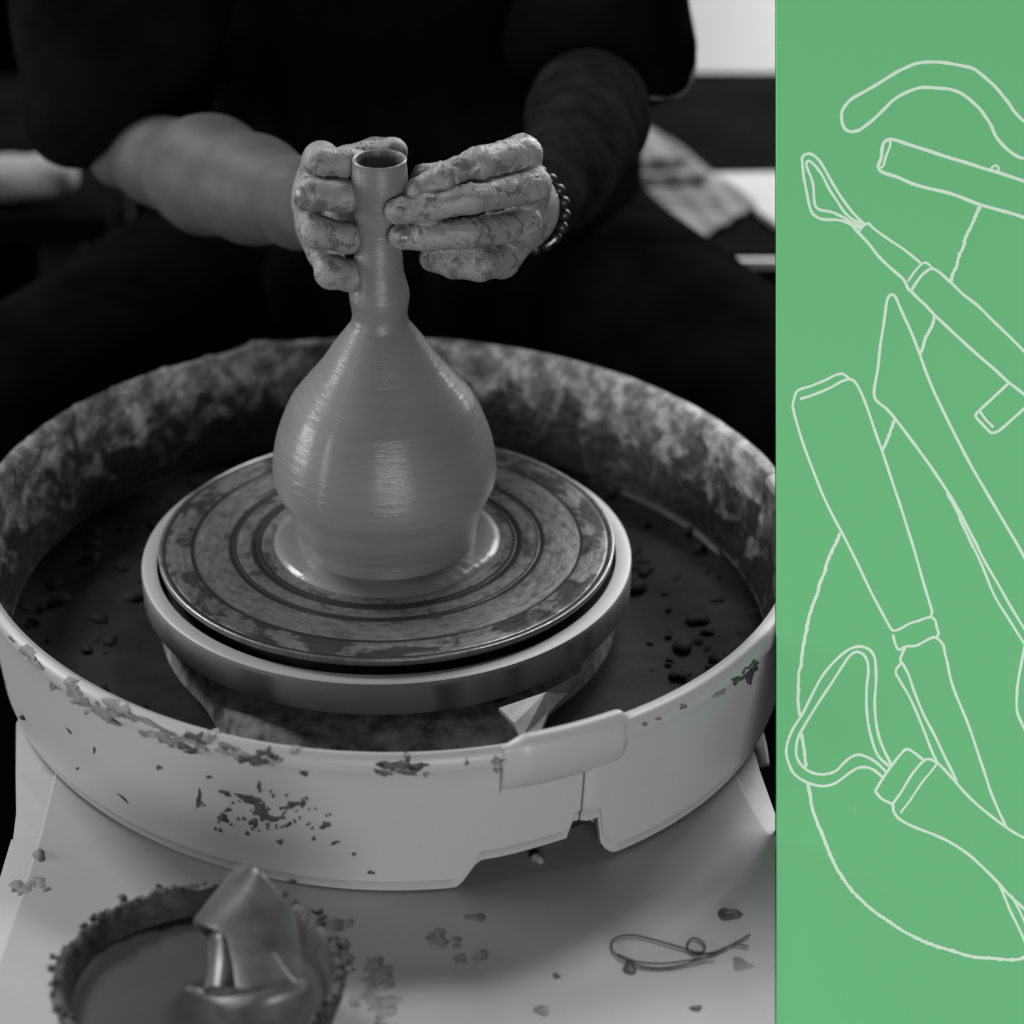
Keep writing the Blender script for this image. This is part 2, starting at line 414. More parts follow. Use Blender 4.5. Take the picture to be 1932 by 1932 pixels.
for x, y, w_, h_ in [(735, 1441, 28, 9), (758, 1438, 20, 13), (785, 1447, 18, 8), (722, 1458, 18, 5), (800, 1440, 10, 6), (765, 1457, 26, 5), (460, 1432, 16, 7), (488, 1436, 22, 8), (505, 1414, 14, 7), (520, 1424, 10, 4), (345, 1408, 16, 6), (362, 1418, 14, 5), (372, 1385, 16, 9), (382, 1400, 11, 6), (1408, 1268, 14, 24), (1418, 1258, 12, 14), (1383, 1282, 10, 9)]:
    splat_px(V, F, x, y, w_, h_, rs.rand() * .4 - .1)
tag(pym('clay_splashes', V, F, M['dark'], pan), 'dark dried clay specks and smears on the front of the wall', kind='stuff')
V = []; F = []
for x, y, w_, h_, a_ in [(938, 1438, 13, 16, .2), (880, 1438, 4, 7, 0), (804, 1462, 6, 5, 0), (60, 1232, 20, 14, .6), (72, 1250, 14, 13, .2), (1279, 1327, 8, 4, 0), (1205, 1357, 6, 4, 0), (1233, 1350, 4, 4, 0), (140, 1292, 16, 16, .4), (150, 1318, 22, 10, .6), (195, 1350, 28, 8, .55), (250, 1345, 20, 8, .4), (290, 1358, 20, 6, .4), (310, 1388, 18, 14, .3), (330, 1400, 12, 12, .2), (230, 1330, 26, 8, .4), (98, 1296, 4, 9, 0), (400, 1385, 14, 9, 0), (430, 1402, 10, 9, 0), (30, 1203, 9, 3, .8), (560, 1412, 12, 4, 0), (1020, 1432, 5, 8, -.3), (1350, 1305, 12, 5, -.6)]:
    splat_px(V, F, x, y, w_, h_, a_, lift=.0003)
for _ in range(60):
    q = rs.rand(); x = 120 + 420 * q; splat_px(V, F, x, 1290 + 150 * q ** .7 + rs.randn() * 8 + 6, 3 + 7 * rs.rand(), 2 + 4 * rs.rand(), .4, lift=.0003)
tag(pym('clay_smears', V, F, M['mid'], pan), 'grey dried clay smears along the rim', kind='stuff')

# ================================================================== wheel: deck, hub, head
wheel = empty('pottery_wheel', (0, 0, FZ), 'white electric pottery wheel with a broad deck under the splash pan', 'pottery wheel')
def xr_front(y): return .0826 + .0998 * ((y + 1.523) * .8755 + .459)
rows = [(.235, -.15, .15, .01), (.17, -.19, .19, .012), (0, -.215, .215, .012), (-.08, -.206, .214, .022), (-.137, -.204, .2213, .019), (-.181, -.2035, .2297, .016), (-.2078, -.2030, .2375, .017), (-.2082, -.2030, None, .018), (-.26, -.2045, None, .019), (-.30, -.206, None, .019), (-.40, -.209, None, .02), (-.52, -.213, None, .02)]
V = []; F = []
for y, xl, xr, bw in rows:
    xlo = xl - bw - {-.08: .013, -.137: .009, -.181: .005, -.2078: .002, -.2082: .002}.get(y, 0)
    if xr is None: xr = xr_front(y) - .0006; xro = xr; so = 0
    else: xro = xr + bw; so = 1
    V += [(xlo + .02, y, -.26), (xlo, y, -.13), (xlo + .001, y, -.0915), (xl - .0015, y, DECKZ - .0012), (xl, y, DECKZ), ((xl + xr) / 2, y, DECKZ), (xr, y, DECKZ), (xr + .0015 * so, y, DECKZ - .0012), (xro - .001 * so, y, -.0905), (xro, y, -.13), (xro - .02 * so, y, -.26)]
m = 11
for i in range(len(rows) - 1):
    for k in range(m): F.append((i * m + k, i * m + (k + 1) % m, (i + 1) * m + (k + 1) % m, (i + 1) * m + k))
F.append(tuple(range(m))[::-1]); F.append(tuple((len(rows) - 1) * m + k for k in range(m)))
o = pym('deck', V, F, M['deck'], wheel, smooth=False)
box('motor_housing', (-.17, -.30, FZ + .12), (.17, .16, -.25), M['greymetal'], wheel, .01)
for sx in (-1, 1):
    for yy in (-.42, .13):
        tube('leg', [(sx * .17, yy, -.25), (sx * .19, yy * 1.05, FZ + .012)], [.018, .014], M['greymetal'], wheel, 12)
lathe('shaft', [(.0, -.011), (.03, -.011), (.03, -.25), (0, -.25)], M['greymetal'], wheel, 32)
# hub under the wheel head, cut by the pan's dividing seam
lathe('hub', [(.03, -.0345), (.136, -.0345), (.1345, -.037), (.1285, -.0385), (.124, -.0384), (.06, -.036)], M['hub'], wheel, 96)
wheel_head = lathe('wheel_head', [(.03, -.0110), (.137, -.0110), (.1380, -.0180), (.1514, -.0180), (.1515, -.0090), (.1592, -.0090), (.1612, -.0098), (.1617, -.0115), (.1614, -.0305), (.1600, -.0328), (.150, -.0335), (.03, -.0335)], M['head'], wheel, 192)
lathe('gap_shade', [(.1375, -.0100), (.1390, -.0170), (.1504, -.0170), (.1512, -.0088)], M['slurry_and_shade'], wheel_head, 160)  # dark ring painted in for the shadow under the bat edge
# seam bracket leaning between collar and pan wall
def prism(name, pts, th, mat, parent, dirv=(0, .35, -1)):
    P = np.array(pts); d = np.array(dirv, float); d /= np.linalg.norm(d); n = len(P)
    V = list(P) + list(P + d * th); F = [tuple(range(n)), tuple(range(2 * n - 1, n - 1, -1))] + [(i, n + i, n + (i + 1) % n, (i + 1) % n) for i in range(n)]
    return pym(name, V, F, mat, parent, False, .0006)
prism('seam_bracket', [at(940, 1335, 1.605), at(1030, 1305, 1.60), at(1108, 1262, 1.612), at(1080, 1300, 1.61), at(1035, 1345, 1.595), at(1018, 1388, 1.585), at(985, 1392, 1.585), at(970, 1366, 1.592)], .004, M['hub_light'], pan)

# ================================================================== bat and vase
bat = empty('bat', (0, 0, -.0045), 'round wheel bat ringed with dark grooves and wet clay streaks', 'bat')
pr = [(0, -.0045), (.147, -.0045), (.1492, -.0042), (.1500, -.0030), (.1502, -.0008), (.1498, .0002), (.1490, .0005), (.1482, .0000), (.1468, -.0002)]
for r0 in (.146, .1275, .1015, .086):
    pr += [(r0 + .0016, 0), (r0 + .0010, -.00005), (r0 + .0004, -.0003), (r0 - .0004, -.0003), (r0 - .0010, -.00005), (r0 - .0016, 0)]
pr += [(.05, 0), (0, 0)]
lathe('disc', pr, M['bat'], bat, 192)
for a in (35, 215): lathe('bat_pin', [(0, -.0090), (.005, -.0090), (.005, -.0046), (0, -.0046)], M['greymetal'], bat, 16, (.125 * math.cos(math.radians(a)), .125 * math.sin(math.radians(a))))
# clay worked thin around the foot
V = []; F = []; n = 120
rings = [(.055, .0042), (.064, .0030), (.0700, .0022), (.0735, .0010), (.0745, .0001)]
for i in range(n):
    a = 2 * PI * i / n
    for k, (r, z) in enumerate(rings):
        bump_ = .0020 * math.exp(-((math.degrees(a) % 360 - 318) / 22) ** 2) * math.sin(a * 37) if k in (1, 2, 3) else 0
        V.append(((r + .0007 * math.sin(3 * a) * (k > 2)) * math.cos(a), (r + .0007 * math.sin(3 * a) * (k > 2)) * math.sin(a), z + abs(bump_)))
for i in range(n):
    for k in range(4): F.append((i * 5 + k, i * 5 + k + 1, ((i + 1) % n) * 5 + k + 1, ((i + 1) % n) * 5 + k))
VP = [(0.002, 0.0575), (0.0069, 0.0579), (0.0118, 0.0588), (0.0166, 0.06), (0.0215, 0.0614), (0.0264, 0.0633), (0.0313, 0.0652), (0.0361, 0.0672), (0.041, 0.0695), (0.0459, 0.0714), (0.0508, 0.0724), (0.0556, 0.0727), (0.0605, 0.0724), (0.0654, 0.0718), (0.0703, 0.071), (0.0751, 0.07), (0.08, 0.0686), (0.0849, 0.067), (0.0898, 0.0651), (0.0946, 0.0632), (0.0995, 0.0609), (0.1044, 0.0582), (0.1093, 0.0544), (0.1142, 0.0505), (0.119, 0.0467), (0.1239, 0.0428), (0.1288, 0.039), (0.1337, 0.0357), (0.1385, 0.0326), (0.1434, 0.0293), (0.1483, 0.0257), (0.1532, 0.022), (0.158, 0.0186), (0.1629, 0.0174), (0.1678, 0.0178), (0.1727, 0.0187), (0.1775, 0.0192), (0.1824, 0.0184), (0.1873, 0.0171), (0.1922, 0.0159), (0.1971, 0.0154), (0.2019, 0.0153), (0.2068, 0.0147), (0.2117, 0.0139), (0.2166, 0.0135), (0.2214, 0.0135), (0.2263, 0.0142), (0.2312, 0.015), (0.2361, 0.0157), (0.2409, 0.0163), (0.2458, 0.0169), (0.2507, 0.0174), (0.2556, 0.0175), (0.2604, 0.0171), (0.2640, 0.0167), (.2662, .0168)]
def wob(z):
    k = sm(z, .20, .267); return (.0015 * k - .0007 * sm(z, .03, .12) * (1 - k), .0004 * k)
prof = [(.0615, .0005), (.0590, .003)] + [(r, z) for z, r in VP[2:]] + [(.0168, .2676), (.0160, .2681), (.0149, .2675), (.0142, .2655), (.0137, .262), (.0135, .25), (.0100, .225), (.0112, .19), (.0135, .17), (.016, .155), (.030, .137), (.052, .110), (.066, .07), (.058, .03), (.052, .010), (0, .009)]
zz = []
# densify so the throwing lines are real relief
dens = []
for (r0, z0), (r1, z1) in zip(prof[:-1], prof[1:]):
    k = max(1, int(abs(z1 - z0) / .0012)) if r0 > 0 and len(dens) < 240 else 1
    for j in range(k):
        z = z0 + (z1 - z0) * j / k; r = r0 + (r1 - r0) * j / k
        g = .00006 * math.sin(z * 2300 + 3 * math.sin(z * 260)) + .00005 * math.sin(z * 870)
        dens.append((r + (g if .012 < z < .258 and r > .012 else 0), z))
dens.append(prof[-1])
vase = lathe('vase', dens, M['vase'], None, 160, wob=wob)
tag(vase, 'freshly thrown wet clay bottle vase with round belly and slender neck', 'vase')
sk = pym('clay_skirt', V, F, M['vase'], None); sk.parent = vase

# ================================================================== deck litter
def loop(name, pts, r, z, label, cat):
    P = catmull([atz(x, y, z) for x, y in pts], 6); o = tube(name, P, r, M['wire'], None, 6); tag(o, label, cat)
zf = DECKZ + .0014
loop('fibre_loop', [(1415, 1763), (1385, 1780), (1345, 1800), (1290, 1820), (1230, 1826), (1180, 1812), (1155, 1792), (1158, 1772), (1190, 1764), (1230, 1772), (1275, 1785), (1320, 1797), (1330, 1785), (1318, 1772), (1303, 1772), (1296, 1786), (1312, 1800), (1345, 1797), (1385, 1782), (1412, 1786)], .0006, zf, 'thin dark looped fibre lying on the deck beside the green graphic strip', 'thread')
loop('fibre_loop', [(1350, 1802), (1300, 1812), (1250, 1818), (1200, 1814), (1165, 1800)], .0006, zf + .0012, 'short curved fibre strand lying against the larger fibre loop', 'thread')
def crumb(px, py, w_, h_, ht, mat, label):
    c = atz(px, py, DECKZ); V = []; F = []; blob(V, F, c, w_, h_, ht, rs, 14, 5); b = len(V)
    F.append(tuple(range(14))[::-1])
    o = pym('clay_crumb', V, F, mat); tag(o, label, 'clay', 'clay crumbs scattered on the deck'); return o
crumb(1375, 1726, .006, .006, .003, M['dark'], 'dark clay crumb on the deck right above the fibre loop')
crumb(1013, 1620, .004, .005, .004, M['mid'], 'small pale clay crumb in the shade under the raised pan edge')
crumb(1188, 1826, .0045, .006, .0015, M['dark'], 'dark round clay fleck touching the lower left of the fibre loop')
crumb(1313, 1903, .003, .003, .001, M['dark'], 'tiny dark clay fleck below the fibre loop near the bottom edge')
crumb(1050, 1842, .0025, .002, .001, M['dark'], 'tiny dark clay fleck left of the fibre loop')
crumb(74, 1614, .004, .005, .003, M['mid'], 'grey clay crumb on the left rim of the deck')
crumb(1273, 1548, .004, .002, .001, M['dark'], 'dark clay sliver against the foot of the pan right of the notch')
V = []; F = []
for x, y, w_, h_, k_ in [(825, 1780, 30, 8, 7), (645, 1748, 18, 10, 7), (690, 1835, 26, 22, 14), (705, 1870, 24, 26, 16), (725, 1908, 22, 22, 12), (60, 1668, 26, 18, 9), (890, 1732, 10, 4, 2), (1030, 1905, 10, 4, 2), (650, 1790, 8, 30, 8), (1405, 1822, 8, 8, 3), (880, 1790, 60, 20, 4)]:
    for _ in range(k_):
        c = atz(x + rs.randn() * w_ * .6, y + rs.randn() * h_ * .6, DECKZ + .0001); q = .0012 + .0028 * rs.rand(); blob(V, F, c, q * 1.2, q * 1.3, .0003, rs, 12, 2)
o = pym('deck_smears', V, F, plain('faint_clay', .16, .5, .3, .06, 150), wheel); tag(o, 'smears of dried clay on the deck', kind='stuff')

# small white lever at the back right of the wheel
o = tube('pedal_lever', catmull([at(1420, 1352, 1.715), at(1430, 1385, 1.712), at(1437, 1415, 1.710), at(1441, 1446, 1.708)], 4), [.0038] * 13, M['white'], wheel, 10)

# ================================================================== bowl of slip
BC = atz(374, 1834, -.040); BR = .0765
bowl = empty('slip_bowl', (BC[0], BC[1], DECKZ + .0005), 'round dark bowl with a rough crusted rim standing on the front left of the deck', 'bowl')
V = []; F = []; n = 220; rs = np.random.RandomState(3)
nz = rs.randn(n); nz = (nz + np.roll(nz, 1) + .5 * np.roll(nz, 2)) / 1.6; nz2 = rs.randn(n); nz2 = (nz2 + np.roll(nz2, 1)) / 1.5
zb = DECKZ + .0005 + .0
for i in range(n):
    a = 2 * PI * i / n; e = .0011 * nz[i]; e2 = .0010 * nz2[i]
    pr = [(0.02, zb), (BR - .02, zb), (BR - .012, zb + .005), (BR - .005, zb + .018), (BR - .0008 + e * .6, zb + .034), (BR + .0016 + e, -.0445), (BR + .0010 + e, -.0405 + e2), (BR - .0015 + e * .5, -.0385 + e2), (BR - .0042 + e * .4, -.0405 + e2 * .5), (BR - .0062, -.046), (BR - .0085, -.058), (BR - .018, -.072), (.03, -.078), (.02, -.078)]
    m = len(pr)
    for r, z in pr: V.append((BC[0] + r * math.cos(a), BC[1] + r * math.sin(a), z))
for i in range(n):
    for k in range(m - 1): F.append((i * m + k, ((i + 1) % n) * m + k, ((i + 1) % n) * m + k + 1, i * m + k + 1))
bowl_body = pym('bowl_body', V, F, M['crust'], bowl)
V = []; F = []
for i in range(150):
    a = rs.rand() * 2 * PI; r = BR + rs.randn() * .0022; s = .0012 + .0018 * rs.rand()
    blob(V, F, (BC[0] + r * math.cos(a), BC[1] + r * math.sin(a), -.0405 + rs.randn() * .001), s, s, s, rs, 7, 3)
tag(pym('rim_crust', V, F, M['crust'], bowl_body), kind='stuff')
SZ = -.0555
V = [(BC[0], BC[1], SZ)]; F = []; n = 96
for i in range(n):
    a = 2 * PI * i / n; V.append((BC[0] + (BR - .0082) * math.cos(a), BC[1] + (BR - .0082) * math.sin(a), SZ + .0004 * math.sin(5 * a)))
for i in range(n): F.append((0, 1 + i, 1 + (i + 1) % n))
slip = pym('liquid_slip', V, F, M['slip']); tag(slip, 'smooth grey clay slip filling the crusted bowl', 'slip', kind='stuff')

# folded chamois standing in the slip
ch = empty('chamois', atz(480, 1860, SZ), 'folded wet chamois strip standing up out of the slip bowl', 'chamois')
def sheet(name, rows_, th, mat=M['leather'], parent=ch):
    R = [catmull([np.array(at(*p)) for p in r], 5) for r in rows_]
    C = []
    for k in range(len(R[0])): C.append(catmull([r[k] for r in R], 5))
    a = len(C); b = len(C[0]); V = [p for c in C for p in c]; F = [(i * b + j, i * b + j + 1, (i + 1) * b + j + 1, (i + 1) * b + j) for i in range(a - 1) for j in range(b - 1)]
    o = pym(name, V, F, mat, parent); s = o.modifiers.new('s', 'SOLIDIFY'); s.thickness = th; s.offset = 0
    bv = o.modifiers.new('b', 'BEVEL'); bv.width = th * .3; bv.segments = 2; bv.limit_method = 'ANGLE'; return o
sheet('outer_fold', [
    [(478, 1662, 1.452), (430, 1722, 1.445), (388, 1768, 1.440)],
    [(448, 1640, 1.436), (404, 1693, 1.430), (366, 1742, 1.425)],
    [(470, 1634, 1.420), (428, 1692, 1.412), (388, 1748, 1.405)],
    [(492, 1645, 1.408), (462, 1712, 1.398), (428, 1768, 1.392)],
    [(528, 1690, 1.404), (520, 1760, 1.390), (500, 1835, 1.378)],
    [(556, 1730, 1.408), (566, 1800, 1.392), (572, 1868, 1.376)]], .0028)
sheet('front_panel', [
    [(428, 1764, 1.393), (440, 1815, 1.386), (448, 1868, 1.378)],
    [(470, 1790, 1.386), (485, 1830, 1.378), (495, 1868, 1.371)],
    [(520, 1800, 1.383), (545, 1838, 1.376), (572, 1866, 1.370)]], .0028)
sheet('inner_roll', [
    [(446, 1768, 1.412), (448, 1815, 1.405), (440, 1862, 1.398)],
    [(424, 1762, 1.400), (432, 1815, 1.394), (424, 1862, 1.388)],
    [(402, 1768, 1.408), (404, 1815, 1.402), (398, 1864, 1.396)],
    [(398, 1790, 1.422), (398, 1830, 1.416), (388, 1868, 1.410)]], .0028)
sheet('lower_fold', [
    [(352, 1862, 1.404), (366, 1868, 1.400), (384, 1866, 1.396)],
    [(420, 1884, 1.380), (424, 1902, 1.378), (426, 1925, 1.380)],
    [(500, 1868, 1.368), (504, 1890, 1.366), (508, 1925, 1.372)],
    [(580, 1848, 1.372), (586, 1872, 1.374), (560, 1912, 1.378)]], .0036)

# ================================================================== signed-distance bodies
def seg(a, b, ra, rb): return (np.array(a, float), np.array(b, float), ra, rb)
class SDF:
    def __init__(s, lo, hi, h):
        s.lo = np.array(lo, float); s.h = h; s.n = np.ceil((np.array(hi) - s.lo) / h).astype(int) + 1
        s.D = np.full(tuple(s.n), .05, np.float32)
    def _box(s, lo, hi):
        i0 = np.maximum(0, np.floor((lo - s.lo) / s.h).astype(int)); i1 = np.minimum(s.n, np.ceil((hi - s.lo) / s.h).astype(int) + 1)
        if (i1 <= i0).any(): return None, None
        ax = [s.lo[k] + s.h * np.arange(i0[k], i1[k]) for k in range(3)]
        return tuple(slice(a, b) for a, b in zip(i0, i1)), np.meshgrid(*ax, indexing='ij')
    def merge(s, sl, d, k, sub=False):
        A = s.D[sl]
        if sub:
            s.D[sl] = np.maximum(A, -d); return
        if k > 0:
            hh = np.clip(.5 + .5 * (A - d) / k, 0, 1); s.D[sl] = A * (1 - hh) + d * hh - k * hh * (1 - hh)
        else: s.D[sl] = np.minimum(A, d)
    def cone(s, g, k, sub=False, sc=(1, 1, 1)):
        a, b, ra, rb = g; mr = max(ra, rb) + k + .012 + s.h * 3
        sl, X = s._box(np.minimum(a, b) - mr, np.maximum(a, b) + mr)
        if sl is None: return
        ba = b - a; L = ba @ ba + 1e-12
        P = [X[i] - a[i] for i in range(3)]; t = np.clip((P[0] * ba[0] + P[1] * ba[1] + P[2] * ba[2]) / L, 0, 1)
        d = np.sqrt(sum((P[i] - t * ba[i]) ** 2 for i in range(3))) - (ra + (rb - ra) * t)
        s.merge(sl, d.astype(np.float32), k, sub)
    def ell(s, c, R, k, rot=None, sub=False):
        c = np.array(c, float); R = np.array(R, float); mr = R.max() + k + .012 + s.h * 3
        sl, X = s._box(c - mr, c + mr)
        if sl is None: return
        P = [X[i] - c[i] for i in range(3)]
        if rot is not None: P = [sum(rot[j][i] * P[i] for i in range(3)) for j in range(3)]
        k0 = np.sqrt(sum((P[i] / R[i]) ** 2 for i in range(3))); k1 = np.sqrt(sum((P[i] / R[i] ** 2) ** 2 for i in range(3))) + 1e-9
        s.merge(sl, (k0 * (k0 - 1) / k1).astype(np.float32), k, sub)
    def union(s, o, k):
        s.merge(tuple(slice(None) for _ in range(3)), o.D, k)
    def mesh(s):
        D = s.D; ins = D < 0; nx, ny, nz = D.shape
        cnt = np.zeros((nx - 1, ny - 1, nz - 1), np.int8)
        for i in (0, 1):
            for j in (0, 1):
                for k in (0, 1): cnt += ins[i:nx - 1 + i, j:ny - 1 + j, k:nz - 1 + k]
        act = (cnt > 0) & (cnt < 8); idx = -np.ones(act.shape, np.int64); cells = np.argwhere(act); idx[act] = np.arange(len(cells))
        acc = np.zeros((len(cells), 3)); num = np.zeros(len(cells))
        for ax in range(3):
            for o in ((0, 0), (0, 1), (1, 0), (1, 1)):
                a = cells.copy(); oth = [q for q in range(3) if q != ax]; a[:, oth[0]] += o[0]; a[:, oth[1]] += o[1]
                b = a.copy(); b[:, ax] += 1
                da = D[a[:, 0], a[:, 1], a[:, 2]]; db = D[b[:, 0], b[:, 1], b[:, 2]]; c = (da < 0) != (db < 0)
                t = np.where(c, da / np.where(c, da - db, 1), 0); p = a.astype(float); p[:, ax] += t
                acc[c] += p[c]; num[c] += 1
        V = s.lo + s.h * acc / num[:, None]; F = []
        for ax in range(3):
            o1, o2 = [(1, 2), (2, 0), (0, 1)][ax]
            sl0 = [slice(None)] * 3; sl1 = [slice(None)] * 3; sl0[ax] = slice(0, -1); sl1[ax] = slice(1, None)
            a = ins[tuple(sl0)]; b = ins[tuple(sl1)]; e = np.argwhere(a != b); sa = a[a != b]
            ok = (e[:, o1] > 0) & (e[:, o2] > 0) & (e[:, o1] < D.shape[o1] - 1) & (e[:, o2] < D.shape[o2] - 1); e = e[ok]; sa = sa[ok]
            q = []
            for d1, d2 in ((-1, -1), (0, -1), (0, 0), (-1, 0)):
                c = e.copy(); c[:, o1] += d1; c[:, o2] += d2; q.append(idx[c[:, 0], c[:, 1], c[:, 2]])
            Q = np.stack(q, 1); Q[~sa] = Q[~sa][:, ::-1]; F.append(Q)
        F = np.concatenate(F); F = F[(F >= 0).all(1)]
        return V, F
def relax(V, F, it=2, f=.5):
    for _ in range(it):
        A = np.zeros_like(V); N = np.zeros(len(V))
        for i in range(4):
            j = (i + 1) % 4; np.add.at(A, F[:, i], V[F[:, j]]); np.add.at(N, F[:, i], 1); np.add.at(A, F[:, j], V[F[:, i]]); np.add.at(N, F[:, j], 1)
        V = V + f * (A / np.maximum(N, 1)[:, None] - V)
    return V
def nrm(V, F):
    n = np.cross(V[F[:, 2]] - V[F[:, 0]], V[F[:, 3]] - V[F[:, 1]]); N = np.zeros_like(V)
    for i in range(4): np.add.at(N, F[:, i], n)
    return N / (np.linalg.norm(N, axis=1)[:, None] + 1e-12)
def chain(s, pts, rads, k):
    P = [at(*p) if len(p) == 3 else np.array(p[:3]) for p in pts]
    for i in range(len(P) - 1): s.cone(seg(P[i], P[i + 1], rads[i], rads[i + 1]), k)
    return P

parts_V = []; parts_F = []; parts_m = []
def add_sdf(s, mat_index, rel=1):
    V, F = s.mesh(); V = relax(V, F, rel); b = sum(len(v) for v in parts_V); parts_V.append(V); parts_F.append(F + b); parts_m.append(np.full(len(F), mat_index)); return V, F

def build_hand(fingers, palm, forearm, h, extra=(), creases=()):
    allp = [at(*p) for f in fingers for p in f[0]] + [at(*p) for p, q, *_ in palm] + [at(*q) for p, q, *_ in palm] + [at(*p[0]) for p in forearm]
    allp = np.array(allp); lo = allp.min(0) - .065; hi = allp.max(0) + .065
    s = SDF(lo, hi, h)
    for p, q, ra, rb in palm: s.cone(seg(at(*p), at(*q), ra, rb), .010)
    for i in range(len(forearm) - 1):
        s.cone(seg(at(*forearm[i][0]), at(*forearm[i + 1][0]), forearm[i][1], forearm[i + 1][1]), .012)
    fs = []
    for pts, rads in fingers:
        f = SDF(lo, hi, h); f.lo = s.lo; P = chain(f, pts, rads, .003)
        # knuckle swellings
        
        fs.append(f)
    F_ = fs[0]
    for f in fs[1:]: F_.union(f, .0007)
    s.union(F_, .0045)
    for c, R, k in extra: s.ell(at(*c), R, k)
    for c, R in creases: s.ell(at(*c), R, 0, sub=True)
    return s

# hand on the right of the neck (back of the fingers towards the camera)
RH = build_hand([
    ([(791, 360, 1.618), (838, 337, 1.620), (905, 308, 1.626), (982, 291, 1.652)], [.0086, .0094, .0100, .0112]),
    ([(750, 399, 1.617), (805, 392, 1.614), (890, 375, 1.616), (1000, 352, 1.650)], [.0082, .0088, .0090, .0112]),
    ([(756, 447, 1.627), (805, 446, 1.621), (885, 441, 1.622), (982, 425, 1.657)], [.0080, .0088, .0092, .0108]),
    ([(814, 489, 1.650), (858, 497, 1.643), (905, 500, 1.643), (945, 490, 1.668)], [.0078, .0092, .0100, .0108]),
    ([(800, 335, 1.665), (870, 330, 1.685), (950, 345, 1.705)], [.0085, .0100, .0120])],
    [((982, 291, 1.655), (985, 370, 1.705), .0112, .016), ((1000, 352, 1.655), (995, 385, 1.705), .0118, .016),
     ((982, 425, 1.660), (990, 400, 1.705), .0115, .016), ((945, 488, 1.672), (980, 420, 1.71), .0125, .017)],
    [((984, 398, 1.712), .0225), ((1020, 380, 1.74), .0245), ((1062, 340, 1.79), .031), ((1092, 285, 1.85), .038), ((1108, 225, 1.92), .043), ((1120, 150, 2.0), .044)], .00125,
    extra=[((1004, 350, 1.650), (.0105, .0100, .0100), .006), ((990, 290, 1.650), (.0105, .0100, .0095), .006), ((988, 425, 1.658), (.0100, .0100, .0095), .006),
           ((752, 399, 1.609), (.0050, .0035, .0045), .0015), ((758, 447, 1.619), (.0050, .0035, .0045), .0015)])
V1, F1 = RH.mesh(); V1 = relax(V1, F1, 2)
# hand on the left of the neck, fingertips hidden behind it
LH = build_hand([
    ([(697, 311, 1.648), (655, 306, 1.634), (602, 305, 1.628), (606, 305, 1.672)], [.0082, .0088, .0090, .0110]),
    ([(697, 370, 1.655), (650, 369, 1.632), (586, 366, 1.622), (590, 364, 1.676)], [.0088, .0099, .0104, .0110]),
    ([(697, 454, 1.668), (655, 449, 1.644), (599, 438, 1.634), (598, 424, 1.688)], [.0086, .0096, .0101, .0108]),
    ([(692, 519, 1.674), (662, 520, 1.656), (625, 514, 1.648), (616, 478, 1.696)], [.0088, .0098, .0102, .0108]),
    ([(741, 287, 1.668), (705, 289, 1.676), (655, 305, 1.695), (630, 345, 1.725)], [.0096, .0096, .0100, .0130])],
    [((606, 300, 1.668), (605, 370, 1.740), .0115, .018), ((588, 362, 1.672), (600, 385, 1.740), .0115, .018),
     ((594, 422, 1.682), (600, 400, 1.745), .0115, .018), ((612, 470, 1.690), (605, 415, 1.745), .0120, .018)],
    [((600, 392, 1.745), .026), ((570, 385, 1.775), .0285), ((480, 358, 1.84), .036), ((395, 330, 1.895), .0410), ((300, 304, 1.945), .0310), ((225, 296, 1.98), .0200), ((200, 200, 2.03), .034)], .00125)
V2, F2 = LH.mesh(); V2 = relax(V2, F2, 2)
b = 0
# fine relief: folds over the knuckles and lumps of clay on the right hand
def wrinkle(V, F, c, rad, dirv, amp, freq):
    c = np.array(at(*c)); d = np.array(dirv, float); d /= np.linalg.norm(d); r = np.linalg.norm(V - c, axis=1); m_ = np.exp(-(r / rad) ** 2)
    return (amp * m_ * np.sin((V - c) @ d * freq + 1.5 * np.sin((V - c) @ np.array([0, 300, 420.]))))
def lumps(V, amp, sc, seed):
    r_ = np.random.RandomState(seed); out = np.zeros(len(V))
    for k in range(26):
        q = r_.randn(3) * sc; out += np.sin(V @ q + r_.rand() * 6.28)
    return amp * np.clip(out / 4.0, -.3, 1.6)
N1 = nrm(V1, F1)
vec = np.array(at(1003, 350, 1.65)) - np.array(at(750, 398, 1.62)); vec /= np.linalg.norm(vec)
ds = np.zeros(len(V1))
for c in ((905, 306, 1.622), (890, 373, 1.61), (885, 440, 1.616), (905, 498, 1.64)): ds += wrinkle(V1, F1, c, .013, vec, .00022, 2600)
for c in ((1003, 300, 1.65), (1020, 360, 1.65), (1000, 430, 1.66)): ds += wrinkle(V1, F1, c, .014, [.2, 0, 1], .00020, 2300)
near = np.clip((1.72 - ((V1 - CAM) @ DV)) / .03, 0, 1)
ds += near * lumps(V1, .00012, 330, 5)
top = near * np.clip(N1[:, 2], 0, 1); ds += top * np.clip(lumps(V1, .0006, 600, 9), 0, 1)
V1 = V1 + N1 * ds[:, None]
N2 = nrm(V2, F2); ds = np.zeros(len(V2)); near = np.clip((1.72 - ((V2 - CAM) @ DV)) / .03, 0, 1)
for c in ((655, 315, 1.63), (600, 364, 1.62), (610, 432, 1.635), (650, 310, 1.625)): ds += wrinkle(V2, F2, c, .010, [1, 0, 0], .00024, 2800)
ds += near * lumps(V2, .00010, 330, 8)
V2 = V2 + N2 * ds[:, None]
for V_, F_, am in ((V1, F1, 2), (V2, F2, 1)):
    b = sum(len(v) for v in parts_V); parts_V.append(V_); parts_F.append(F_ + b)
    dep = ((V_[F_].mean(1)) - CAM) @ DV; parts_m.append(np.where(dep < 1.703, 0, am))
